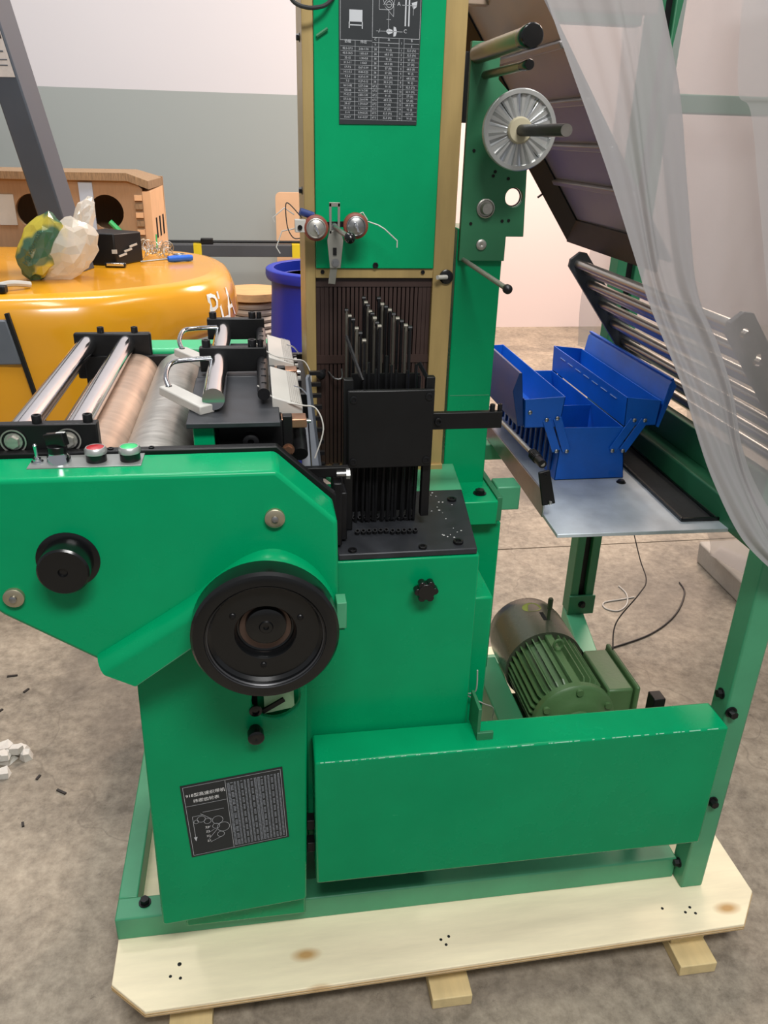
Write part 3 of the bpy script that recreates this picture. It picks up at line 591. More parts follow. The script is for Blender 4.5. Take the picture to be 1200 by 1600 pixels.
yk = build(MB().lathe((.118, TY+.010, 1.152), (-.3, -1, 0), [(0, .003), (.025, .003), (.025, .006), (.028, .0088), (.034, .009), (.04, .006), (.041, 0)], 16), 'yarn_peg', OXIDE, loom)
build(MB().tube(smooth_path([(.125, TY+.008, 1.15), (.135, TY-.01, 1.142), (.148, TY-.012, 1.143), (.148, TY-.01, 1.16)], 4), .0015, 6), 'peg_hook', STEEL, yk)
# tower sign
SX, SZ = .1455, 1.567
def S(a, b, d=.0): return Vector((SX+a, TY-.006-d, SZ+b))
sg = build(MB().prism([(SX-.002, TY-.0042, SZ-.002), (SX+.126, TY-.0042, SZ), (SX+.128, TY-.0042, SZ+.225), (SX-.003, TY-.0042, SZ+.225)], (0, -.0018, 0)), 'instruction_plate', PLATEK, pn, label='tall black setting table plate')
pr = MB(); V, Fc = SIGN_TXT; pr.add([S(x-.0005, y+.003, .0006) for x, y in V], Fc); build(pr, 'plate_lettering', PRINT, sg, smooth=0, fix=False)['kind'] = 'stuff'
pr = MB()
def sline(p, q, w=.0005):
    a = Vector(p); b = Vector(q); t = (b-a).normalized(); n = Vector((-t.y, t.x))*w/2
    pr.add([S(*(a-n), .0004), S(*(b-n), .0004), S(*(b+n), .0004), S(*(a+n), .0004)], [(0, 1, 2, 3)])
def sring(cx, cy, r, w=.0006, n=18):
    for i in range(n): sline((cx+r*cos(2*pi*i/n), cy+r*sin(2*pi*i/n)), (cx+r*cos(2*pi*(i+1)/n), cy+r*sin(2*pi*(i+1)/n)), w)
for i in range(17): sline((-.0005, .0055+i*.00645), (.1255, .0055+i*.00645), .0003)
for x in COLX: sline((x-.0005, .0055), (x-.0005, .122 if x > .04 else .117), .0004)
for p, q in (((-.0005, .117), (.05, .117)), ((.05, .122), (.1255, .122)), ((.05, .115), (.094, .115)), ((.102, .115), (.1255, .115)), ((-.0005, 0.0055), (-.0005, .22)), ((.05, .11), (.05, .22)), ((.1255, .0055), (.1255, .22))): sline(p, q, .0005)
for cx, cy, r in ((.066, .189, .0055), (.083, .189, .004), (.0755, .167, .0068), (.0755, .167, .004), (.024, .196, .007)): sring(cx, cy, r)
for p, q in (((.060, .189), (.070, .163)), ((.0875, .189), (.082, .163)), ((.060, .195), (.060, .160)), ((.060, .160), (.0755, .160)), ((.0755, .16), (.0755, .131)), ((.072, .147), (.079, .147)), ((.0735, .16), (.083, .151)), ((.083, .151), (.083, .165)), ((.0755, .22), (.0755, .17)), ((.096, .1875), (.119, .1875)), ((.096, .167), (.119, .167)), ((.056, .131), (.098, .131)), ((.06, .129), (.062, .134)), ((.066, .167), (.085, .167)), ((.024, .205), (.024, .184)), ((.114, .167), (.114, .154)), ((.016, .196), (.036, .196))): sline(p, q)
for x in (.102, .1075): sline((x, .22), (x, .139), .0022)
for cx, cy in ((.114, .1875), (.114, .1675)):
    pr.add([S(cx-.003, cy+.003, .0004), S(cx+.006, cy+.0055, .0004), S(cx+.005, cy-.002, .0004), S(cx, cy-.006, .0004)], [(0, 1, 2, 3)])
pr.add([S(.071, .131, .0004), S(.0755, .135, .0004), S(.082, .133, .0004), S(.082, .129, .0004), S(.0755, .127, .0004)], [(0, 1, 2, 3, 4)])
pr.add([S(.0835, .138, .0004), S(.087, .137, .0004), S(.089, .131, .0004), S(.087, .125, .0004), S(.0835, .124, .0004)], [(0, 1, 2, 3, 4)])
pr.add([S(.0135, .142, .0004), S(.034, .142, .0004), S(.034, .158, .0004), S(.0135, .158, .0004)], [(0, 1, 2, 3)])
for p, q in (((.0135, .142), (.0135, .133)), ((.034, .142), (.034, .133)), ((.0135, .1375), (.034, .1375))): sline(p, q, .0015)
build(pr, 'plate_drawing', PRINT, sg, smooth=0, fix=False)['kind'] = 'stuff'
# cable loop at the tower's upper left corner
build(MB().tube(smooth_path([(.06, TY-.03, 1.77), (.068, TY-.03, 1.733), (.09, TY-.03, 1.722), (.118, TY-.02, 1.726), (.135, TY-.006, 1.74)], 6), .003, 8), 'cable_loop', RUBBER, loom)
build(MB().tube([(.108, TY-.008, 1.687), (.125, TY-.008, 1.698)], .0025, 6), 'cable_stub', GREEN3, loom)

# ---- yarn feeder with two brown rolls on the tower
FY = 1.392
fdp = MB().prism([(.1225, FY+.004, 1.405), (.1415, FY+.004, 1.405), (.146, FY+.004, 1.39), (.1415, FY+.004, 1.345), (.1235, FY+.004, 1.345), (.119, FY+.004, 1.39)], (0, .003, 0))
fdp.box(.1225, .1265, FY+.004, FY+.007, 1.40, 1.448); fdp.box(.1365, .1405, FY+.004, FY+.007, 1.40, 1.448); fdp.box(.1225, .1405, FY+.004, FY+.007, 1.442, 1.449)
fd = build(fdp, 'feeder_bracket', mat('feeder_steel', '#97958c', .4, metal=.6), loom, bevel=.0006)
build(MB().obox((.132, FY+.006, 1.36), (.127, FY+.012, 1.318), .012, .003, up=(0, 1, 0)), 'feeder_strap', mat('feeder_steel', '#97958c'), fd, bevel=.0005)
build(MB().cyl((.132, FY+.006, 1.41), (.132, TY-.004, 1.41), .006, n=14), 'feeder_post', STEEL, fd)
bolt(fd, (.1325, FY+.003, 1.354), (0, -1, 0), .0048, .004, 'hex', m=STEEL)
build(MB().box(.1285, .1345, FY+.002, FY+.0045, 1.366, 1.378), 'feeder_slot', HOLE, fd)
hd = build(MB().cyl((.132, FY+.003, 1.41), (.145, FY-.085, 1.405), .0042, n=14), 'feeder_handle', STEEL, fd)
build(MB().lathe((.145, FY-.083, 1.405), (.13, -1, -.05), [(0, .003), (.002, .0065), (.006, .0088), (.011, .0085), (.0155, .0055), (.0175, 0)], 20), 'ball_knob', BLACKG, fd)
for x, z, mcol in ((.1005, 1.409, DULLST), (.1665, 1.413, STEEL)):
    rr = build(MB().lathe((x, FY+.014, z), (0, -1, 0), [(0, .016), (.001, .0205), (.013, .0205), (.015, .0185), (.0155, .0165)], 36), 'rubber_roll', REDROLL, fd)
    build(MB().lathe((x, FY-.001, z), (0, -1, 0), [(0, .0165), (.003, .0160), (.004, .0145), (.0025, .0135), (.004, .0100), (.005, .0045), (.008, .004), (.009, 0)], 32), 'roll_cap', mcol, rr)
    build(MB().obox((x-.003, FY-.008, z+.007), (x+.004, FY-.008, z-.009), .003, .004, up=(0, 1, 0)), 'wing_nut', CHROME, rr, bevel=.0005)
    build(MB().cyl((x, FY+.012, z), (x, FY+.03, z), .004, n=10), 'roll_axle', STEEL, rr)
build(MB().obox((.085, FY+.022, 1.411), (.180, FY+.022, 1.415), .009, .004, up=(0, 1, 0)), 'feeder_arm', OXIDE, fd)
build(MB().cyl((.075, FY+.01, 1.434), (.097, FY+.014, 1.427), .006, n=14), 'solenoid', mat('navy_coil', '#24356e', .4), fd)
build(MB().box(.066, .084, FY, FY+.016, 1.402, 1.422), 'sensor_block', WHITEP, fd, bevel=.001); bolt(fd, (.074, FY, 1.410), (0, -1, 0), .004, .003, 'socket')
build(MB().tube(smooth_path([(.078, FY+.01, 1.424), (.058, FY+.01, 1.445), (.052, FY+.01, 1.442), (.054, FY+.01, 1.41), (.063, FY+.01, 1.393), (.074, FY+.008, 1.392)], 6), .001, 6), 'sensor_lead', RUBBER, fd)
for pts in ([(.168, FY+.02, 1.428), (.18, FY+.02, 1.433), (.188, FY+.018, 1.421)], [(.188, FY+.018, 1.419), (.205, FY+.012, 1.414), (.216, FY+.01, 1.408), (.237, FY+.004, 1.390), (.237, FY+.004, 1.379)], [(.066, FY+.02, 1.428), (.05, FY+.022, 1.438), (.031, FY+.02, 1.423), (.033, FY+.02, 1.416)], [(.075, FY+.02, 1.408), (.045, FY+.018, 1.402), (.035, FY+.016, 1.377), (.041, FY+.014, 1.367)]):
    build(MB().tube(pts, .0011, 6), 'feeler_wire', WHITEP, fd)

# ---- heddle unit in front of the slotted board
HP = 1.196
hb = build(MB().box(.133, .271, HP, HP+.010, 1.060, 1.190), 'heddle_plate', BLACK, loom, bevel=.002)
for x, z in ((.142, 1.176), (.262, 1.179), (.142, 1.072), (.262, 1.072)): bolt(hb, (x, HP, z), (0, -1, 0), .0062, .002, 'socket')
build(MB().box(.128, .143, HP+.011, HP+.026, .945, 1.205), 'heddle_upright', BLACK, loom, bevel=.001)
build(MB().box(.259, .273, HP+.011, HP+.026, .965, 1.207), 'heddle_upright', BLACK, loom, bevel=.001)
build(MB().box(.145, .258, HP+.06, HP+.066, .955, 1.20), 'heddle_guard', BLACK, loom)
groups = ((.156, 1.270, 1.40, 1.25, 6, 0), (.186, 1.276, 1.40, 1.25, 8, 1), (.228, 1.275, 1.40, 1.245, 9, 2))
for gx, gz, ya, yb, n, g in groups:
    for i in range(n):
        t = i/(n-1); y = ya+(yb-ya)*t; x = gx-.004+(.012*t if g != 1 else .006*t)+(-.016*(1-t) if g == 2 else 0); zt = gz+(.016*(1-t) if g != 0 else .004-.018*t)+random.uniform(-.003, .003)
        b = build(MB().hexa([(x-.0017, y-.006, .96), (x+.0017, y-.006, .96), (x+.0017, y+.006, .96), (x-.0017, y+.006, .96), (x-.0017, y-.006, zt), (x+.0017, y-.006, zt), (x+.0017, y+.006, zt), (x-.0017, y+.006, zt)]),
                  'heddle_bar', OXIDE if (i+g) % 3 else mat('bar_grey', '#6e6a61', .45, metal=.6), loom)
        build(MB().cyl((x-.003, y, zt), (x+.003, y, zt), .0042, n=10), 'bar_eye', mat('bar_grey', '#6e6a61') if i % 2 else OXIDE, b)
for k_, (x, z) in enumerate(((.163, 1.212), (.17, 1.226), (.181, 1.215), (.198, 1.236), (.206, 1.221), (.214, 1.213), (.232, 1.212), (.246, 1.222), (.252, 1.203))):
    build(MB().cyl((x, HP+.035, .95), (x, HP+.035, z), .0024, n=8), 'lift_wire', OXIDE, loom)
for i in range(10):
    x = .152+i*.0112; build(MB().cyl((x, 1.235, .945), (x, 1.225, 1.06), .0028, n=8), 'jack_rod', OXIDE, loom)
build(MB().obox((.136, HP+.06, 1.262), (.156, HP+.004, 1.205), .003, .006), 'heddle_link', OXIDE, loom)
build(MB().obox((.249, HP+.03, 1.226), (.268, HP+.015, 1.192), .003, .006), 'heddle_link', OXIDE, loom)
# cross bar from the left head to the heddle unit
xb = build(MB().box(.045, .132, 1.165, 1.177, 1.060, 1.076), 'support_bar', BLACK, loom, bevel=.001)
build(MB().cyl((.112, 1.163, 1.066), (.130, 1.163, 1.066), .0045, n=12), 'adjusting_screw', STEEL, xb)
build(MB().cyl((.127, 1.163, 1.066), (.133, 1.163, 1.066), .0085, n=6), 'hex_nut', ALU, xb)
build(MB().box(.106, .120, 1.15, 1.2, .945, 1.055), 'stay_block', OXIDE, xb, bevel=.002)
build(MB().box(.118, .130, 1.17, 1.3, .945, 1.03), 'stay_block', OXIDE, xb, bevel=.002)
# right arm bar, thin rod with spring, strip and end plate at the table edge
ra = build(MB().box(.272, .402, 1.250, 1.262, 1.104, 1.133), 'arm_bar', BLACK, loom, bevel=.0012)
bolt(ra, (.291, 1.25, 1.119), (0, -1, 0), .0065, .005, 'socket')
for x, r in ((.385, .0045), (.398, .004)): bolt(ra, (x, 1.256, 1.133), (0, 0, 1), r, .012, 'socket')
# ---- right column with its mounting plate
RC = 1.5
rc = build(MB().box(.366, .4535, RC, RC+.10, .885, 1.40), 'mast_column', GREEN, loom, bevel=.002)
build(MB().box(.37, .45, RC-.0006, RC, 1.085, 1.0864), 'weld_line', GREEN2, rc)
mo = [(.368, RC-.012, 1.695), (.418, RC-.012, 1.695), (.418, RC-.012, 1.64), (.44, RC-.012, 1.62), (.44, RC-.012, 1.503), (.482, RC-.012, 1.503), (.487, RC-.012, 1.388), (.454, RC-.012, 1.388), (.454, RC-.012, 1.345), (.368, RC-.012, 1.345)]
mp = build(MB().prism(mo, (0, .012, 0), holes=[circle((.463, RC-.012, 1.455), .0165)]), 'mounting_plate', GREEN3, loom, bevel=.001)
build(MB().prism(circle((.463, RC+.0, 1.455), .0165), (0, .004, 0), holes=[circle((.463, RC, 1.455), .0145)]), 'hole_rim', OXIDE, mp)
for x, z in ((.449, 1.486), (.424, 1.497), (.421, 1.490), (.383, 1.53), (.444, 1.415), (.456, 1.416), (.386, 1.41)): build(MB().cyl((x, RC-.0122, z), (x, RC-.0135, z), .0028, n=10), 'small_hole', HOLE, mp)
build(MB().lathe((.411, RC-.012, 1.436), (0, -1, 0), [(0, .0165), (.004, .0165), (.005, .0145), (.002, .0135), (.002, .0105), (.014, .0100), (.016, .009), (.016, 0)], 28), 'bearing_shaft', DULLST, mp)
build(MB().lathe((.408, RC-.012, 1.374), (0, -1, 0), [(0, .0095), (.003, .0095), (.005, .0065), (.005, .003), (.003, 0)], 20), 'cap_screw', DULLST, mp)
for (x, z, r, y1, base) in ((.379, 1.676, .0140, 1.20, .0155), (.394, 1.646, .0065, 1.25, .0075)):
    rd = cyl('guide_peg', mat('peg_olive', '#8c8972', .3, metal=.85, var=.1), loom, (x, RC-.012, z), (x, y1+.03, z), r)
    build(MB().lathe((x, y1+.034, z), (0, -1, 0), [(0, r*1.02), (.018, r*1.12), (.034, r*1.12), (.036, r), (.036, 0)], 24), 'rubber_cap', BLACKG, rd)
rd = cyl('thin_peg', DULLST, loom, (.377, RC-.012, 1.347), (.377, 1.21, 1.343), .0042, n=14)
build(MB().lathe((.377, 1.212, 1.343), (0, -1, 0), [(0, .005), (.004, .0072), (.010, .0072), (.013, .004), (.014, 0)], 16), 'peg_tip', OXIDE, rd)
# spoked disc
DC = Vector((.436, 1.405, 1.563))
dsk = build(MB().lathe((DC.x, DC.y+.012, DC.z), (0, -1, 0), [(0, .052), (0, .0600), (.016, .0615), (.018, .060), (.018, .054), (.012, .0525)], 64), 'spoked_disc', ALU, loom)
for i in range(20):
    a = 2*pi*i/20+.1; p0 = DC+Vector((.020*cos(a), 0, .020*sin(a))); p1 = DC+Vector((.056*cos(a), 0, .056*sin(a)))
    t = Vector((-sin(a), 0, cos(a))); w0, w1 = .0022, .0055
    build(MB().add([p0-t*w0, p1-t*w1, p1+Vector((0, -.006, 0)), p0+Vector((0, -.003, 0)), p0+t*w0, p1+t*w1], [(0, 1, 2, 3), (3, 2, 5, 4), (0, 4, 5, 1), (0, 3, 4), (1, 5, 2)]), 'spoke', CHROME if i % 2 else ALU, dsk, smooth=0)
build(MB().lathe((DC.x, DC.y+.010, DC.z), (0, -1, 0), [(0, .0205), (.014, .0205), (.017, .018), (.017, .009)], 32), 'disc_hub', mat('hub_cream', '#b4ab90', .45), dsk)
build(MB().cyl((DC.x, RC-.012, DC.z), (.441, 1.20, 1.563), .0088), 'disc_shaft', OXIDE, dsk)
build(MB().cyl((.441, 1.2005, 1.563), (.441, 1.199, 1.563), .0085), 'shaft_end', DULLST, dsk)
# column foot, short beam towards the table
ff = build(MB().box(.385, .4585, 1.40, 1.60, .845, .897), 'column_foot', GREEN, loom, bevel=.003)
build(MB().box(.4585, .470, 1.41, 1.60, .848, .900), 'foot_flange', GREEN3, ff, bevel=.001)
bolt(ff, (.43, 1.44, .897), (0, 0, 1), .010, .009, 'hex')
build(MB().box(.470, .520, 1.45, 1.50, .852, .905), 'short_beam', GREEN2, loom, bevel=.003)
build(MB().box(.45, .93, 1.86, 1.91, .80, .842), 'table_beam', GREEN2, loom, bevel=.003)
# ---- table with rubber mat
tbl = build(MB().hexa([(.563, 1.335, .842), (.94, 1.325, .842), (.965, 2.11, .842), (.588, 2.11, .842), (.563, 1.335, .850), (.94, 1.325, .850), (.965, 2.11, .850), (.588, 2.11, .850)]), 'table_plate', mat('table_steel', '#c3ccd3', .36, metal=.3, var=.22, scale=7, rvar=.14), loom, bevel=.001)
mt = build(MB().hexa([(.838, 1.365, .850), (.925, 1.362, .850), (.94, 2.05, .850), (.853, 2.05, .850), (.838, 1.365, .854), (.925, 1.362, .854), (.94, 2.05, .854), (.853, 2.05, .854)]), 'rubber_mat', RUBBER, tbl, bevel=.001)
for a, b in (((.840, 1.366), (.855, 2.05)), ((.923, 1.363), (.938, 2.05)), ((.840, 1.367), (.923, 1.364)), ((.910, 1.37), (.925, 2.05))):
    build(MB().obox((*a, .855), (*b, .855), .005, .005), 'mat_edging', BLACKG, mt)
bolt(tbl, (.80, 1.575, .850), (0, 0, 1), .008, .006, 'hex')
es = build(MB().hexa([(.556, 1.41, .852), (.560, 1.41, .852), (.578, 2.05, .852), (.574, 2.05, .852), (.556, 1.41, .905), (.560, 1.41, .905), (.578, 2.05, .885), (.574, 2.05, .885)]), 'edge_strip', STEEL, loom, bevel=.0008)
ep = build(MB().hexa([(.549, 1.395, .884), (.576, 1.395, .889), (.576, 1.401, .889), (.549, 1.401, .884), (.533, 1.395, .957), (.556, 1.395, .962), (.556, 1.401, .962), (.533, 1.401, .957)]), 'end_plate', BLACK, es, bevel=.002)
bolt(es, (.564, 1.395, .892), (0, -1, 0), .0045, .006, 'round', m=STEEL); bolt(es, (.547, 1.395, .953), (0, -1, 0), .004, .002, 'socket')
cyl('thin_rod', DULLST, es, (.541, 1.40, .973), (.552, 1.95, .946), .0048, n=14)
sp = MB().tube([(.5415+.0095*cos(t*.7), 1.43+t*.0007, .9715+.0095*sin(t*.7)) for t in range(0, 50)], .0015, 6); build(sp, 'spring', OXIDE, es)
build(MB().cyl((.541, 1.40, .973), (.541, 1.44, .972), .0085, n=16), 'rod_collar', OXIDE, es)
# ---- roller rack: two slanted end plates and the rods between them
def rackp(y, x0=.0):
    d = Vector((.614, 0, -.789)); n = Vector((.789, 0, .614)); o = Vector((.766, y, 1.298))
    return d, n, o
rods_n = 14
for y in (1.205, 1.925):
    d, n, o = rackp(y)
    L_ = .46; w = .026
    olp = [o-n*w+d*.012, o-n*(w-.012), o+n*(w-.012), o+n*w+d*.012, o+n*w+d*L_, o-n*w+d*L_]
    hl = [[tuple(o+d*(.035+k_*.055)+(d*cos(2*pi*i/20)+n*sin(2*pi*i/20))*.0105) for i in range(20)] for k_ in range(7)] if y < 1.5 else ()
    build(MB().prism(olp, (0, .012, 0), holes=hl), 'rack_plate', mat('rack_plate_grey', '#4b4e51', .45, metal=.4, var=.15, scale=15), loom, bevel=.001)
d, n, o = rackp(1.217)
for i in range(rods_n):
    p = o+d*(.020+i*.0305)+n*(.007 if i % 2 else -.004); q = Vector((p.x, 1.925, p.z)); cyl('rack_rod', mat('rack_rod_steel', '#b3b0aa', .3, metal=.9, var=.1, scale=10), loom, p, q, .0105, n=18)
build(MB().box(.96, .985, 1.20, 1.93, .902, .97), 'rack_foot', GREEN3, loom, bevel=.002)
# ---- black ribbed pan hanging behind the column
pd = Vector((.585, 0, -.811)); pn_ = Vector((-.811, 0, -.585)); po = Vector((.49, 2.10, 1.815))
LP = .60
def PN(s, y, h): return Vector((po.x, y, po.z))+pd*s+pn_*h
pan = build(MB().loft([PN(0, 1.60, 0), PN(LP, 1.60, 0), PN(LP, 1.60, -.006), PN(0, 1.60, -.006)], [PN(0, 2.12, 0), PN(LP, 2.12, 0), PN(LP, 2.12, -.006), PN(0, 2.12, -.006)]), 'chute_pan', PANB, loom)
build(MB().loft([PN(-.01, 2.06, 0), PN(LP, 2.06, 0), PN(LP, 2.12, .028), PN(-.01, 2.12, .028)], [PN(-.01, 2.06, .004), PN(LP, 2.06, .004), PN(LP, 2.12, .032), PN(-.01, 2.12, .032)]), 'pan_flange', BLACK, pan)
build(MB().loft([PN(LP-.05, 1.60, 0), PN(LP, 1.60, .03), PN(LP, 1.60, .034), PN(LP-.05, 1.60, .004)], [PN(LP-.05, 2.12, 0), PN(LP, 2.12, .03), PN(LP, 2.12, .034), PN(LP-.05, 2.12, .004)]), 'pan_flange', BLACK, pan)
for s in (.13, .24, .34, .44):
    build(MB().obox(PN(s, 1.60, .004), PN(s, 2.08, .004), .014, .010, up=tuple(pn_)), 'pan_rib', PANB, pan, bevel=.003)
build(MB().box(.47, .93, 2.10, 2.14, 1.80, 1.84), 'pan_hanger', GREEN3, loom, bevel=.003)
build(MB().box(.352, .875, 1.90, 1.93, 1.80, 1.835), 'cross_tie', mat('tie_pinkish', '#a08a78', .5), loom, bevel=.002)
build(MB().box(.49, .505, 1.95, 1.965, 1.60, 1.72), 'guide_strip', BLACK, loom, bevel=.002)
build(MB().box(.47, .482, 1.95, 1.965, 1.58, 1.72), 'guide_strip', BLACK, loom, bevel=.002)
build(MB().obox(PN(.46, 2.122, .02), PN(.46, 2.122, .045), .006, .004), 'pan_clip', OXIDE, pan)

# ---- electric motor
mc = Vector((.66, 0, .38))
mo_ = build(MB().cyl((mc.x, 1.34, mc.z), (mc.x, 1.56, mc.z), .078, n=48), 'electric_motor', MOTORG, loom, label='dark green finned electric motor')
for i in range(30):
    a = R(-60+i*300/29); ext = .0145 if not (80 < math.degrees(a) < 100) else .010
    u = Vector((cos(a), 0, sin(a)))
    if 35 > math.degrees(a) > -40: continue
    t = Vector((-sin(a), 0, cos(a)))*.0016
    p = [mc+u*.074+Vector((0, y, 0)) for y in (1.352, 1.545)]; q0 = mc+u*(.078+ext)+Vector((0, 1.372, 0)); q1 = mc+u*(.078+ext)+Vector((0, 1.545, 0))
    build(MB().hexa([p[0]-t, p[1]-t, p[1]+t, p[0]+t, q0-t, q1-t, q1+t, q0+t]), 'fin', MOTORG, mo_)
build(MB().box(mc.x-.009, mc.x+.009, 1.345, 1.545, .45, .472), 'top_ridge', MOTORG, mo_, bevel=.002)
build(MB().lathe((mc.x, 1.352, mc.z), (0, -1, 0), [(0, .094), (.014, .094), (.02, .088), (.022, .070), (.030, .062), (.034, .040), (.05, .036), (.05, 0)], 48), 'end_bell', MOTORG, mo_)
for a in (90, 30, 150): build(MB().cyl((mc.x+.082*cos(R(a)), 1.352, mc.z+.082*sin(R(a))), (mc.x+.082*cos(R(a)), 1.325, mc.z+.082*sin(R(a))), .008, n=14), 'bell_lug', MOTORG, mo_)
build(MB().lathe((mc.x, 1.54, mc.z), (0, 1, 0), [(0, .0955), (.0, .0985), (.13, .0985), (.17, .092), (.19, .078), (.195, .06), (.195, 0)], 56), 'fan_cowl', COWL, mo_)
eye = MB(); 
eye.tube([(mc.x+.0105*cos(2*pi*i/20), 1.475, .488+.0125*sin(2*pi*i/20)) for i in range(21)], .0034, 8); eye.cyl((mc.x, 1.475, .468), (mc.x, 1.475, .478), .008, n=14)
build(eye, 'lifting_eye', MOTORG, mo_)
lvr = build(MB().lathe((mc.x+.02, 1.60, .470), (0, 0, 1), [(0, .0042), (.034, .0042), (.036, .0062), (.062, .0066), (.066, .005), (.066, 0)], 14), 'brake_lever', mat('lever_green', '#39472f', .45), mo_)
build(MB().box(mc.x+.006, mc.x+.016, 1.594, 1.63, .474, .4785), 'lever_slot', HOLE, mo_)
stx = [Vector((mc.x+.0988*sin(t*.36-.10), 1.66+.022*sin(u), mc.z+.0988*cos(t*.36-.10))) for u in [0] for t in [0]]
sticker = MB(); cs = []
for i in range(24):
    a = 2*pi*i/24; ang = -.05+.25*cos(a); y = 1.655+.020*sin(a); cs.append((mc.x+.0990*sin(ang), y, mc.z+.0990*cos(ang)))
sticker.add(cs, [tuple(range(24))]); build(sticker, 'cowl_sticker', mat('sticker_lime', '#7f8f2c', .4), mo_, smooth=0, fix=False)
tbx = build(MB().box(.735, .795, 1.345, 1.50, .335, .448), 'terminal_box', MOTORG, mo_, bevel=.005)
build(MB().box(.795, .806, 1.335, 1.51, .325, .458), 'terminal_lid', MOTORG, mo_, bevel=.005)
build(MB().box(.780, .806, 1.235, 1.265, .157, .505), 'belt_tensioner', BLACK, loom, bevel=.002)
build(MB().box(.56, .76, 1.36, 1.56, .16, .29), 'motor_foot', MOTORG, mo_, bevel=.004)
build(MB().box(.50, .56, 1.30, 1.62, .157, .36), 'motor_bracket', GREEN3, loom, bevel=.003)
build(MB().box(.38, .86, 1.50, 1.55, .157, .20), 'motor_rail', GREEN2, loom, bevel=.003)
build(MB().tube(smooth_path([(.37, 1.16, .67), (.372, 1.165, .62), (.36, 1.18, .60), (.40, 1.2, .56), (.44, 1.25, .50), (.45, 1.3, .40)], 6), .0014, 6), 'loose_wire', WHITEP, loom)

# ================================================================== TOOLBOX (open, on the table)
TZ = .8505
tbx_ = empty('cantilever_toolbox', (.735, 1.84, TZ)); tag(tbx_, 'open blue metal cantilever toolbox standing on the grey table', 'toolbox')
Y0, Y1 = 1.60, 2.075
def bin_(name, prof, y0, y1, m, parent, t=.0022, **k):
    """open bin: prof = (xb0, xb1, zb, xt0, zt0, xt1, zt1) cross-section, thin walls"""
    xb0, xb1, zb, xt0, zt0, xt1, zt1 = prof; mb = MB()
    c = [(xb0, zb), (xb1, zb), (xt1, zt1), (xt0, zt0)]
    def slab(p, q, nx, nz):
        mb.hexa([(p[0], y0, p[1]), (q[0], y0, q[1]), (q[0], y1, q[1]), (p[0], y1, p[1]), (p[0]+nx*t, y0, p[1]+nz*t), (q[0]+nx*t, y0, q[1]+nz*t), (q[0]+nx*t, y1, q[1]+nz*t), (p[0]+nx*t, y1, p[1]+nz*t)])
    slab(c[0], c[1], 0, 1); slab(c[0], c[3], 1, 0); slab(c[1], c[2], -1, 0)
    for y in (y0, y1-t): mb.prism([(x, y, z) for x, z in c], (0, t, 0))
    return build(mb, name, m, parent, smooth=0, bevel=.0006, segs=1, **k)
bs = bin_('base_bin', (.650, .816, TZ, .655, .976, .798, .974), Y0, Y1, BLUE, tbx_)
lt = bin_('left_tray', (.566, .646, .978, .560, 1.043, .652, 1.048), Y0-.002, Y1, BLUE, tbx_)
rtry = bin_('right_tray', (.797, .872, .9765, .794, 1.043, .876, 1.034), Y0-.002, Y1, BLUE, tbx_)
build(MB().box(.657, .797, Y0+.19, Y0+.192, TZ+.003, .965), 'divider', BLUE, bs)
build(MB().obox((.69, 1.68, .905), (.72, 1.98, .91), .007, .004), 'tool_blade', CHROME, bs)
build(MB().cyl((.70, 1.95, .90), (.76, 1.76, .895), .007, n=12), 'tool_handle', OXIDE, bs)
# left lid half stands outside the left tray, right lid half leans outward
ll = build(MB().loft([(.566, Y0+.004, .982), (.551, Y0+.004, 1.100), (.545, Y0+.004, 1.100), (.534, Y0+.004, 1.06), (.552, Y0+.004, .98)], [(.566, Y1, .982), (.551, Y1, 1.100), (.545, Y1, 1.100), (.534, Y1, 1.06), (.552, Y1, .98)]), 'lid_half', mat('blue_box_dark_reflection', '#0c3872', .34, var=.2, scale=9), tbx_, bevel=.001)  # left lid in a darker copy of the blue, its dark reflection painted in
rp_ = [(.874, .974), (.880, .971), (.905, 1.066), (.897, 1.079), (.889, 1.070)]
rl_ = build(MB().loft([(x, Y0, z) for x, z in rp_], [(x, Y1, z) for x, z in rp_]), 'lid_half', BLUE, tbx_, bevel=.001)
build(MB().loft([(x, Y0-.0015, z) for x, z in rp_[:4]], [(x, Y0, z) for x, z in rp_[:4]]), 'lid_end', BLUE, rl_)
build(MB().obox((.895, Y0+.002, 1.080), (.895, Y1, 1.080), .008, .005), 'lid_rim', BLUE, rl_, bevel=.001)
build(MB().tube(smooth_path([(.898, 1.70, 1.05), (.910, 1.705, 1.056), (.912, 1.73, 1.058), (.912, 1.90, 1.058), (.910, 1.925, 1.056), (.898, 1.93, 1.05)], 5), .0035, 8), 'handle', OXIDE, rl_)
for k_ in range(7):
    build(MB().box(.7955-.0025, .7955-.0012, Y0+.05+k_*.055, Y0+.085+k_*.055, 1.024, 1.0252), 'stitch_mark', mat('light_scratch', '#8fa9cf', .5), rtry)
for y in (Y0-.0045, Y1+.0005):
    for a, b in (((.614, .997), (.645, .923)), ((.638, 1.0), (.669, .922)), ((.818, .991), (.777, .920)), ((.843, .990), (.802, .919))):
        lk = build(MB().obox((a[0], y+.001, a[1]), (b[0], y+.001, b[1]), .003, .019, up=(0, 0, 1)), 'link_bar', BLUE, tbx_, bevel=.001)
        if y < 1.7:
            for q in (a, b): bolt(lk, (q[0], y-.0005, q[1]), (0, -1, 0), .0048, .003, 'round', m=STEEL, name='rivet')
bolt(tbx_, (.575, Y0-.003, 1.014), (0, -1, 0), .005, .003, 'round', m=STEEL, name='rivet')
for k_ in range(12):
    y = Y0+.03+k_*.035; build(MB().box(.6455, .6515, y, y+.012, TZ+.012, .965), 'side_flute', mat('blue_box_dark_reflection', '#0c3872'), bs, bevel=.002)  # flutes share the blue with the dark reflection painted in

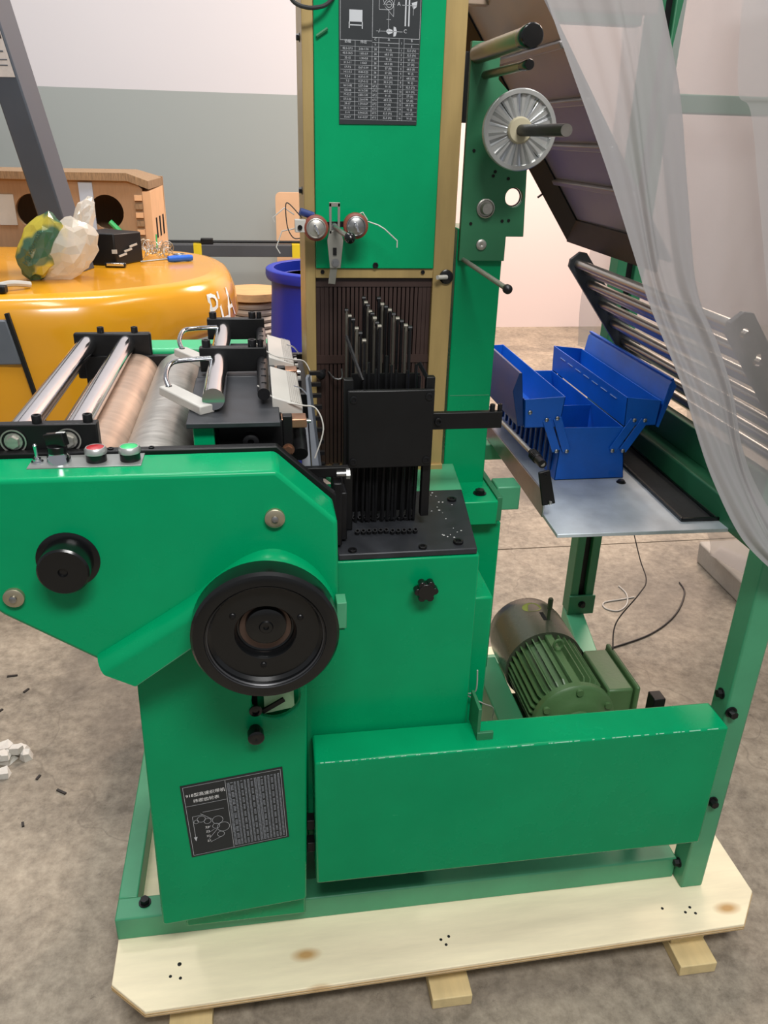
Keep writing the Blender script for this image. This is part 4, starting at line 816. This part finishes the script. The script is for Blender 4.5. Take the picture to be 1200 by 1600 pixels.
# ================================================================== PLASTIC SHEETS
def sheet(name, left, right, nu, nv, fold, yf, m, label, seed):
    """film hanging between two edge curves (lists of 3-D points, top to bottom); folds run down the film"""
    rnd = random.Random(seed); le = smooth_path(left, 8); re_ = smooth_path(right, 8); n = min(len(le), len(re_)); rows = []
    ph = [rnd.uniform(0, 6.28) for _ in range(6)]
    for i in range(n):
        a = le[i*(len(le)-1)//(n-1)]; b = re_[i*(len(re_)-1)//(n-1)]; v = i/(n-1); row = []
        for j in range(nu+1):
            u = j/nu; p = a.lerp(b, u); env = sin(pi*min(1, max(0, u)))**.5
            w = sin(u*fold*6.28+ph[0]+1.3*v)+.5*sin(u*fold*2.3*6.28+ph[1]-2.2*v)+.35*sin(u*fold*4.1*6.28+ph[2]+3*v)
            w = math.copysign(abs(w)**.8, w)
            row.append(p+Vector((.006*sin(9*v+ph[3]+7*u), yf*w*env, 0)))
        rows.append(row)
    return tag(build(MB().grid(rows), name, m, smooth=80, fix=False), label, 'plastic sheet')
sheet('plastic_sheet', [(.335, 1.10, 1.76), (.367, 1.10, 1.704), (.414, 1.10, 1.616), (.463, 1.10, 1.52), (.518, 1.10, 1.406), (.554, 1.10, 1.336), (.625, 1.09, 1.22), (.659, 1.085, 1.159), (.705, 1.075, 1.071), (.768, 1.06, .970), (.835, 1.05, .905)],
      [(.51, 1.13, 1.76), (.528, 1.13, 1.714), (.567, 1.13, 1.611), (.598, 1.13, 1.489), (.638, 1.13, 1.356), (.694, 1.13, 1.271), (.743, 1.13, 1.189), (.782, 1.13, 1.101), (.82, 1.12, 1.03), (.87, 1.08, .95), (.93, 1.06, .89)],
      70, 0, 1.2, .007, FILM, 'clear plastic film hanging in front of the slanted roller rack', 3)
sheet('plastic_sheet', [(.568, 1.14, 1.757), (.562, 1.14, 1.717), (.550, 1.14, 1.638), (.546, 1.14, 1.58), (.58, 1.14, 1.452), (.62, 1.14, 1.348), (.68, 1.14, 1.255), (.738, 1.14, 1.157), (.795, 1.13, 1.035), (.845, 1.09, .955), (.90, 1.07, .895)],
      [(1.25, 1.0, 1.76), (1.25, 1.0, 1.72), (1.25, 1.0, 1.64), (1.25, 1.0, 1.56), (1.25, 1.0, 1.45), (1.25, 1.0, 1.34), (1.25, 1.0, 1.25), (1.25, 1.0, 1.15), (1.25, 1.0, 1.0), (1.25, 1.0, .93), (1.25, 1.0, .86)],
      90, 0, 1.9, .010, FILM2, 'clear plastic film covering the right side by the green cross beam', 8)
sheet('plastic_sheet', [(.607, 1.085, 1.74), (.615, 1.085, 1.686), (.630, 1.085, 1.611), (.646, 1.085, 1.590), (.676, 1.085, 1.493), (.723, 1.08, 1.351), (.77, 1.075, 1.233), (.84, 1.06, 1.10), (.885, 1.04, .99)],
      [(1.3, .95, 1.74), (1.3, .95, 1.69), (1.3, .95, 1.61), (1.3, .95, 1.59), (1.3, .95, 1.49), (1.3, .95, 1.35), (1.3, .95, 1.23), (1.3, .95, 1.10), (1.3, .95, .99)],
      60, 0, 1.4, .008, FILM3, 'second layer of plastic film at the far right edge, ending above the front post', 21)
sheet('plastic_sheet', [(.93, 2.23, 1.9), (.94, 2.23, 1.7), (.945, 2.23, 1.5), (.935, 2.23, 1.3), (.915, 2.23, 1.12), (.93, 2.25, 1.0)],
      [(1.7, 2.27, 1.9), (1.7, 2.27, 1.7), (1.7, 2.28, 1.5), (1.65, 2.3, 1.3), (1.6, 2.33, 1.0), (1.55, 2.35, .8)],
      50, 0, 1.5, .03, FILM3, 'loose plastic film hanging behind the back post and roller rack', 5)
sheet('plastic_sheet', [(1.30, 2.22, .84), (1.42, 2.30, .50), (1.62, 2.42, .22), (1.70, 2.52, .108), (1.78, 2.6, .106)],
      [(1.55, 1.62, .84), (1.60, 1.72, .50), (1.72, 1.9, .25), (1.80, 2.05, .118), (2.0, 2.2, .106)],
      40, 0, 1.4, .008, FILM3, 'plastic film trailing down onto the low grey kerb', 9)

# ================================================================== BACKGROUND: YELLOW TRUCK
fk = empty('yellow_forklift', (-1.0, 3.2, 0)); tag(fk, 'glossy yellow forklift truck rear with dark grey pillar', 'forklift')
# plan outline of the hood: front edge, rounded right end, back edge
hp = [(-2.0, 2.66), (-1.2, 2.66), (-.85, 2.68), (-.60, 2.72), (-.42, 2.80), (-.255, 2.92), (-.155, 3.06), (-.108, 3.22), (-.10, 3.40), (-.13, 3.60), (-.22, 3.78), (-.40, 3.90), (-.7, 3.96), (-1.2, 3.98), (-2.0, 3.98)]
hp = [(p.x, p.y) for p in smooth_path([(x, y, 0) for x, y in hp], 4)]
def inset(poly, d):
    out = []
    for i, p in enumerate(poly):
        a = Vector(poly[max(i-1, 0)]); b = Vector(poly[min(i+1, len(poly)-1)]); t = (b-a).normalized(); out.append((p[0]-t.y*d, p[1]+t.x*d))
    return out
hm = MB(); rings = []
for z, d in ((.86, .05), (.865, .0), (.90, -.022), (.98, -.012), (1.02, .002), (1.045, .018), (1.056, .036), (1.062, .065)):
    rings.append([(x, y, z-(max(0, min(1, (-.3-x)/.3))*.40*max(0, (.99-z)/.13) if y < 3.3 else 0)) for x, y in inset(hp, d)])
hm.grid(rings); n_ = len(hp)
hm.add(rings[-1], [tuple(range(n_))]); hm.add(rings[0], [tuple(range(n_-1, -1, -1))])
hood = build(hm, 'rear_hood', YELLOW, fk, smooth=60, origin=(-1, 3.2, .95))
lowp = inset(hp, .16); lm = MB(); lm.grid([[(x, y, .12) for x, y in lowp], [(x, y, .87) for x, y in lowp]]); lm.add([(x, y, .12) for x, y in lowp], [tuple(range(n_-1, -1, -1))])
build(lm, 'counterweight', mat('yellow_lower', '#c98a1c', .35, var=.06), fk, smooth=60)
build(MB().box(-2.0, -.85, 2.66, 2.76, .25, .50), 'side_panel', YELLOW, fk, bevel=.02)
build(MB().obox((-.772, 2.662, 1.02), (-.715, 2.672, .66), .012, .016, up=(0, 1, 0)), 'panel_seam', HOLE, fk)
build(MB().hexa([(-1.6, 2.652, .86), (-.752, 2.652, .86), (-.752, 2.67, .86), (-1.6, 2.67, .86), (-1.6, 2.652, 1.0), (-.775, 2.652, 1.0), (-.775, 2.67, 1.0), (-1.6, 2.67, 1.0)]), 'vent_panel', DGREY, fk, bevel=.004)
for sx, sy in ((-1.6, 2.95), (-1.6, 3.7)):
    build(MB().cyl((sx, sy-.1, .22), (sx, sy+.1, .22), .22, n=36), 'wheel', RUBBER, fk)
build(MB().cyl((-.45, 3.2, .12), (-.45, 3.4, .12), .12, n=32), 'wheel', RUBBER, fk)
# lettering wrapped on the hood side
arcL = [0.]
for i in range(1, len(hp)): arcL.append(arcL[-1]+(Vector(hp[i])-Vector(hp[i-1])).length)
def wrap(s, z, d):
    for i in range(1, len(hp)):
        if arcL[i] >= s:
            t = (s-arcL[i-1])/(arcL[i]-arcL[i-1]); a, b = Vector(hp[i-1]), Vector(hp[i]); p = a.lerp(b, t); tt = (b-a).normalized(); return (p.x+tt.y*d, p.y-tt.x*d, z)
i0 = min(range(len(hp)), key=lambda i: abs(hp[i][0]+.235) + (0 if hp[i][1] < 3.3 else 9)); s0 = arcL[i0]
V, Fc = PLA_TXT; pl = MB()
def hood_in(z):
    tb_ = [(.86, .0), (.90, -.022), (.98, -.012), (1.02, .002), (1.045, .018), (1.056, .036)]
    for (z0, d0), (z1, d1) in zip(tb_, tb_[1:]):
        if z <= z1: return d0+(d1-d0)*(z-z0)/(z1-z0)
    return .04
pl.add([wrap(s0+.06+x*.8, .908+y*.95, .004-hood_in(.908+y*.95)) for x, y in V], Fc); build(pl, 'hood_lettering', WHITE, hood, smooth=0, fix=False)
PB = [(-.735, 3.22), (-.640, 3.19), (-.610, 3.31), (-.705, 3.34)]; PT = [(-.925, 3.12), (-.835, 3.09), (-.805, 3.21), (-.895, 3.24)]
pil = build(MB().hexa([(x, y, 1.06) for x, y in PB]+[(x, y, 2.2) for x, y in PT]), 'roof_pillar', MAST, fk, bevel=.006)
def PL(a, b, d=.002):   # point on the pillar's front face
    p0 = Vector((*PB[0], 1.06)).lerp(Vector((*PB[1], 1.06)), a); p1 = Vector((*PT[0], 2.2)).lerp(Vector((*PT[1], 2.2)), a); n = Vector((-.31, -.95, -.08)).normalized(); return p0.lerp(p1, b)+n*d
stk_ = build(MB().add([PL(.12, .555), PL(.93, .555), PL(.93, .685), PL(.12, .685)], [(0, 1, 2, 3)]), 'pillar_sticker', STICK, pil, smooth=0, fix=False)
for b0, b1, a0_, a1_, mm in ((.657, .678, .20, .36, BLUEH), (.65, .68, .66, .9, mat('dark_mark', '#4a3f3c', .6)), (.64, .645, .2, .5, DGREY), (.617, .621, .35, .8, DGREY), (.597, .600, .3, .85, DGREY), (.583, .586, .3, .8, DGREY)):
    build(MB().add([PL(a0_, b0, .003), PL(a1_, b0, .003), PL(a1_, b1, .003), PL(a0_, b1, .003)], [(0, 1, 2, 3)]), 'sticker_print', mm, pil, smooth=0, fix=False)
build(MB().box(-1.6, -.79, 3.1, 3.24, 2.2, 2.28), 'roof_bar', MAST, fk, bevel=.006)
# ---- things lying on the hood (top at z 1.062)
HZ = 1.0625
def blob(name, m, c, s, seed, amp, parent, floor=None):
    rb_ = random.Random(seed); bm = bmesh.new(); bmesh.ops.create_icosphere(bm, subdivisions=3, radius=1)
    for v in bm.verts:   # crumpled film: random creases between flat facets
        f = 1+rb_.uniform(-amp, amp*.6); v.co = Vector((v.co.x*s[0]*f, v.co.y*s[1]*f, v.co.z*s[2]*f))+Vector((rb_.uniform(-1, 1), rb_.uniform(-1, 1), rb_.uniform(-1, 1)))*.006
        v.co.x += v.co.z*.35
        if floor is not None and c[2]+v.co.z < floor: v.co.z = floor-c[2]
    bmesh.ops.smooth_vert(bm, verts=bm.verts[:], factor=.25, use_axis_x=True, use_axis_y=True, use_axis_z=False)
    me = bpy.data.meshes.new(name); bm.to_mesh(me); bm.free(); me.materials.append(m)
    o = bpy.data.objects.new(name, me); place(o, c, parent); return o
bagr = empty('plastic_bag', (-.66, 2.80, HZ)); tag(bagr, 'crumpled clear plastic bag with yellow print on the forklift hood', 'bag')
blob('bag_body', BAGM, (-.605, 2.83, HZ+.085), (.10, .075, .095), 2, .10, bagr, floor=HZ)
blob('bag_print_side', BAGY, (-.665, 2.80, HZ+.10), (.072, .055, .10), 5, .10, bagr, floor=HZ)
blob('bag_neck', BAGM, (-.545, 2.86, HZ+.165), (.035, .035, .075), 9, .14, bagr)
V, Fc = text_mb([('Maxforms', 0, 0, .03, 'LEFT')]); tt_ = MB()
tt_.add([(-.70+.45*x-.6*y, 2.738, HZ+.05+x*.8+y*.5) for x, y in V], Fc); build(tt_, 'bag_lettering', mat('bag_ink', '#2d4a3c', .6), bagr, smooth=0, fix=False)
bagr.location += Vector((-.06, .22, 0)); bagr.scale = (1.12, 1.12, 1.12)
ch = empty('black_charger_box', (-.46, 2.98, HZ)); tag(ch, 'black electrical box lying on the yellow hood beside the bag', 'box')
build(MB().hexa([(-.535, 2.93, HZ), (-.415, 2.90, HZ), (-.345, 3.02, HZ), (-.465, 3.06, HZ), (-.535, 2.93, HZ+.10), (-.415, 2.90, HZ+.10), (-.345, 3.02, HZ+.095), (-.465, 3.06, HZ+.10)]), 'case', BLACK, ch, bevel=.004)
build(MB().obox((-.425, 2.901, HZ+.045), (-.41, 2.90, HZ+.045), .008, .012), 'socket', WHITEP, ch)
for k_ in range(3): build(MB().obox((-.405+k_*.014, 2.905+k_*.026, HZ+.03+k_*.012), (-.385+k_*.014, 2.935+k_*.026, HZ+.035+k_*.012), .003, .006), 'terminal', WHITEP, ch)
for k_ in range(3): build(MB().box(-.485, -.48, 2.9135, 2.9185, HZ+.045+k_*.012, HZ+.053+k_*.012), 'case_print', PRINT, ch)
ch.location += Vector((-.13, .47, 0)); ch.scale = (1.2, 1.2, 1.2)
ph = empty('small_torch', (-.415, 2.83, HZ)); tag(ph, 'small black and chrome gadget on the hood in front of the black box', 'gadget')
build(MB().obox((-.46, 2.835, HZ+.010), (-.38, 2.825, HZ+.010), .022, .019), 'shell', BLACKG, ph, bevel=.006); build(MB().obox((-.452, 2.823, HZ+.012), (-.388, 2.814, HZ+.012), .004, .010), 'chrome_trim', CHROME, ph, bevel=.001)
ph.location += Vector((-.115, .49, 0))
sd = empty('blue_screwdriver', (-.2, 3.03, HZ)); tag(sd, 'screwdriver with blue handle lying at the hood edge', 'screwdriver')
build(MB().lathe((-.245, 2.985, HZ+.012), (.9, .42, 0), [(0, .006), (.004, .011), (.03, .0135), (.07, .012), (.09, .0135), (.105, .011), (.108, 0)], 20), 'handle', BLUEH, sd)
build(MB().cyl((-.345, 2.94, HZ+.007), (-.243, 2.986, HZ+.012), .0038, n=10), 'blade', STEEL, sd)
sd.location += Vector((-.108, .475, .001))
tang = MB()
rw = random.Random(4)
for k_ in range(26):
    c = Vector((-.47+rw.uniform(0, .12), 3.59+rw.uniform(-.03, .04), HZ+.018+rw.uniform(0, .03))); r_ = rw.uniform(.012, .028); ax = Vector((rw.uniform(-1, 1), rw.uniform(-1, 1), rw.uniform(-.3, .8))).normalized(); u_ = ax.orthogonal().normalized(); w_ = ax.cross(u_)
    tang.tube([c+(u_*cos(t*.6)+w_*sin(t*.6))*r_ for t in range(11)], .0014, 5)
for v in tang.v: v.z = max(v.z, HZ+.0005)
tag(build(tang, 'wire_bundle', DULLST, smooth=40, fix=False), 'tangled bundle of grey wire beside the blue screwdriver', 'wire bundle')
rg = MB().tube([(-.322+.022*cos(t*.42), 3.66+.02*sin(t*.42), HZ+.0045) for t in range(16)], .0042, 8); tag(build(rg, 'ring_spanner', STEEL), 'small steel ring lying near the right end of the hood', 'ring')
wc = empty('white_cable', (-.78, 2.80, HZ)); tag(wc, 'white cable with black plug at the left edge of the hood', 'cable')
build(MB().tube(smooth_path([(-1.0, 2.83, HZ+.012), (-.86, 2.80, HZ+.012), (-.79, 2.82, HZ+.022), (-.74, 2.86, HZ+.012)], 6), .010, 8), 'cord', WHITEP, wc)
build(MB().obox((-.86, 2.775, HZ+.013), (-.79, 2.765, HZ+.013), .03, .025), 'plug', BLACK, wc, bevel=.005)

# ---- cardboard box behind the truck
cb_ = empty('cardboard_box', (-.85, 4.3, 0)); tag(cb_, 'large brown cardboard box with round holes behind the forklift', 'cardboard box')
holes = [circle((x, 4.05, 1.20), .075, 24) for x in (-.985, -.665)]
build(MB().prism([(-1.5, 4.05, 0), (-.50, 4.05, 0), (-.50, 4.05, 1.30), (-.535, 4.05, 1.335), (-1.5, 4.05, 1.335)], (0, .03, 0), holes=holes), 'front_panel', CARD, cb_)
build(MB().hexa([(-.50, 4.05, 0), (-.47, 4.05, 0), (-.43, 4.42, 0), (-.47, 4.42, 0), (-.50, 4.05, 1.29), (-.465, 4.05, 1.29), (-.44, 4.42, 1.30), (-.47, 4.42, 1.30)]), 'side_panel', CARDL, cb_)
for k_, y in enumerate((4.14, 4.23, 4.32)):
    x = -.466+(y-4.05)*.07; build(MB().box(x-.004, x+.004, y, y+.03, 1.08, 1.17), 'hand_slot', HOLE, cb_)
build(MB().box(-1.5, -.44, 4.40, 4.43, 0, 1.34), 'back_panel', CARD, cb_)
build(MB().loft([(-1.5, 4.03, 1.335), (-.56, 4.03, 1.335), (-.47, 4.05, 1.30), (-.47, 4.05, 1.335), (-.56, 4.03, 1.368), (-1.5, 4.03, 1.365)], [(-1.5, 4.43, 1.335), (-.56, 4.43, 1.335), (-.44, 4.43, 1.30), (-.44, 4.43, 1.335), (-.56, 4.43, 1.368), (-1.5, 4.43, 1.365)]), 'top_flap', CARDE, cb_)
for k_ in range(7): build(MB().box(-.535, -.502, 4.036, 4.05, 1.03+k_*.037, 1.053+k_*.037), 'ply_strip', CARDE if k_ % 2 else CARDL, cb_)
build(MB().box(-.775, -.715, 4.043, 4.05, 1.02, 1.325), 'grey_strap', mat('strap_grey', '#a8b4c4', .6), cb_)
build(MB().box(-1.135, -1.06, 4.045, 4.05, 1.14, 1.27), 'paper_label', WHITEP, cb_)
build(MB().tube([(-.655, 4.046, 1.16), (-.52, 4.03, 1.02)], .012, 8), 'green_strap', mat('strap_green', '#3fb86a', .5), cb_)
build(MB().tube([(-.462, 4.10, 1.10), (-.463, 4.09, .98), (-.40, 4.4, .95)], .006, 6), 'green_strap', mat('strap_green', '#3fb86a', .5), cb_)
# ---- guard rail on posts
gr = empty('guard_rail', (-.1, 4.95, 0)); tag(gr, 'dark grey horizontal guard rail with yellow tape marks before the wall', 'guard rail')
build(MB().box(-1.6, .58, 4.95, 5.03, .885, .952), 'beam', RAILD, gr, bevel=.004)
build(MB().cyl((-1.6, 4.97, .966), (.58, 4.97, .968), .008, n=8), 'cable', BLACK, gr)
for x in (-1.3, .5): build(MB().box(x-.04, x+.04, 5.03, 5.10, 0, .97), 'post', RAILD, gr, bevel=.004)
for x in (-.352, .215): build(MB().box(x, x+.045, 4.945, 5.035, .882, .956), 'yellow_band', YTAPE, gr)
build(MB().box(-.31, -.24, 4.955, 5.0, .952, .985), 'rail_clip', BLACK, gr, bevel=.004)
bd = MB().prism([(x, 5.30, z) for x, z in [(.135, 0), (.60, 0), (.60, 1.22), (.165, 1.22)]+[(.165-.03*sin(R(a)), 1.19+.03*cos(R(a))) for a in (30, 60, 90)]], (0, .018, 0))
tag(build(bd, 'plywood_board', BOARD), 'pale wooden board with rounded corner standing behind the tower', 'board')
# ---- blue drum
dm = empty('blue_drum', (.345, 3.95, 0)); tag(dm, 'open blue plastic drum behind the tower', 'drum')
build(MB().lathe((.345, 3.95, 0), (0, 0, 1), [(0, .24), (.012, .262), (.30, .282), (.32, .288), (.34, .282), (.60, .286), (.62, .291), (.64, .286), (.86, .276), (.93, .274), (.93, .268), (.86, .27), (.05, .255), (.02, 0)], 56), 'body', DBLUE, dm)
build(MB().lathe((.345, 3.95, .925), (0, 0, 1), [(0, .266), (0, .296), (.02, .302), (.045, .300), (.05, .292), (.05, .262), (.0, .266)], 56), 'rim', DBLUE, dm, bevel=.002)
# ---- cable spool
sp_ = empty('cable_spool', (-.02, 4.45, 0)); tag(sp_, 'wooden cable spool with pale coil between forklift and blue drum', 'cable spool')
build(MB().cyl((-.02, 4.45, .745), (-.02, 4.45, .785), .165, n=40), 'flange', SPOOLW, sp_, bevel=.002)
build(MB().cyl((-.02, 4.45, .0), (-.02, 4.45, .04), .165, n=40), 'flange', SPOOLW, sp_, bevel=.002)
build(MB().cyl((-.02, 4.45, .04), (-.02, 4.45, .745), .10, n=32), 'core', SPOOLW, sp_)
for k_ in range(20): build(MB().tube([(-.02+.115*cos(2*pi*i/28), 4.45+.115*sin(2*pi*i/28), .058+k_*.0345) for i in range(29)], .0165, 6), 'coil_turn', mat('cable_pale', '#b9b0a4', .5) , sp_, fix=False)

# ================================================================== SMALL THINGS ON THE FLOOR
tag(build(MB().tube(smooth_path([(1.33, 2.50, .003), (1.335, 2.44, .003), (1.305, 2.37, .003), (1.255, 2.33, .003), (1.215, 2.35, .003), (1.225, 2.39, .003), (1.30, 2.405, .003), (1.355, 2.415, .003)], 8), .0028, 6), 'white_string', WHITEP), 'short curl of white string on the floor behind the motor', 'string')
tag(build(MB().tube(smooth_path([(.80, 1.48, .46), (.84, 1.56, .48), (.92, 1.62, .52), (.99, 1.72, .50), (1.03, 1.85, .50), (1.02, 1.95, .62), (1.0, 2.05, .80)], 8), .0017, 6), 'thin_black_wire', WIREK), 'thin black wire rising from the motor box to the table edge', 'wire')
tag(build(MB().tube(smooth_path([(1.11, 2.10, .004), (1.30, 2.17, .004), (1.45, 2.28, .004), (1.56, 2.42, .004), (1.58, 2.50, .004)], 8), .003, 6), 'dark_cable', WIREK), 'dark cord curving over the floor beside the kerb', 'cord')
rs = random.Random(11)
names = ['nearest', 'topmost', 'rightmost', 'lowest', 'leftmost', 'middle', 'flattest', 'smallest', 'largest']
for i, (x, y, z, s) in enumerate(((-.72, 1.80, 0, .030), (-.69, 1.83, 0, .026), (-.75, 1.76, 0, .032), (-.71, 1.74, 0, .024), (-.735, 1.84, 0, .030), (-.665, 1.80, 0, .020), (-.72, 1.79, .018, .026), (-.695, 1.81, .016, .020), (-.78, 1.79, 0, .028))):
    a = rs.uniform(0, 3.14); pts = [(s*rs.uniform(.7, 1.1)*cos(a+k_*2*pi/5), s*rs.uniform(.7, 1.1)*sin(a+k_*2*pi/5)) for k_ in range(5)]; h = rs.uniform(.014, .026)
    q = MB().loft([(x+p, y+r_, z) for p, r_ in pts], [(x+p*.8+rs.uniform(-.006, .006), y+r_*.8, z+h*rs.uniform(.6, 1)) for p, r_ in pts])
    tag(build(q, 'white_shard', SHARD, smooth=0), 'broken white shard in the small heap on the floor at the left', 'shard', 'heap of broken white shards on the floor')
for i, (x, y, l, a) in enumerate(((-.84, 2.04, .05, .2), (-.80, 2.0, .045, .9), (-.62, 1.72, .016, 1.2), (-.70, 1.63, .014, .4), (-.62, 1.56, .014, 1.9), (-.55, 1.66, .03, -.6), (-.80, 2.18, .03, .1), (-.74, 2.10, .02, 1.))):
    q = MB().obox((x-l/2*cos(a), y-l/2*sin(a), .002), (x+l/2*cos(a), y+l/2*sin(a), .002), .006, .004)
    tag(build(q, 'dark_scrap', WIREK, smooth=0), 'tiny dark scrap of debris on the floor left of the machine', 'debris', 'dark scraps scattered on the floor')
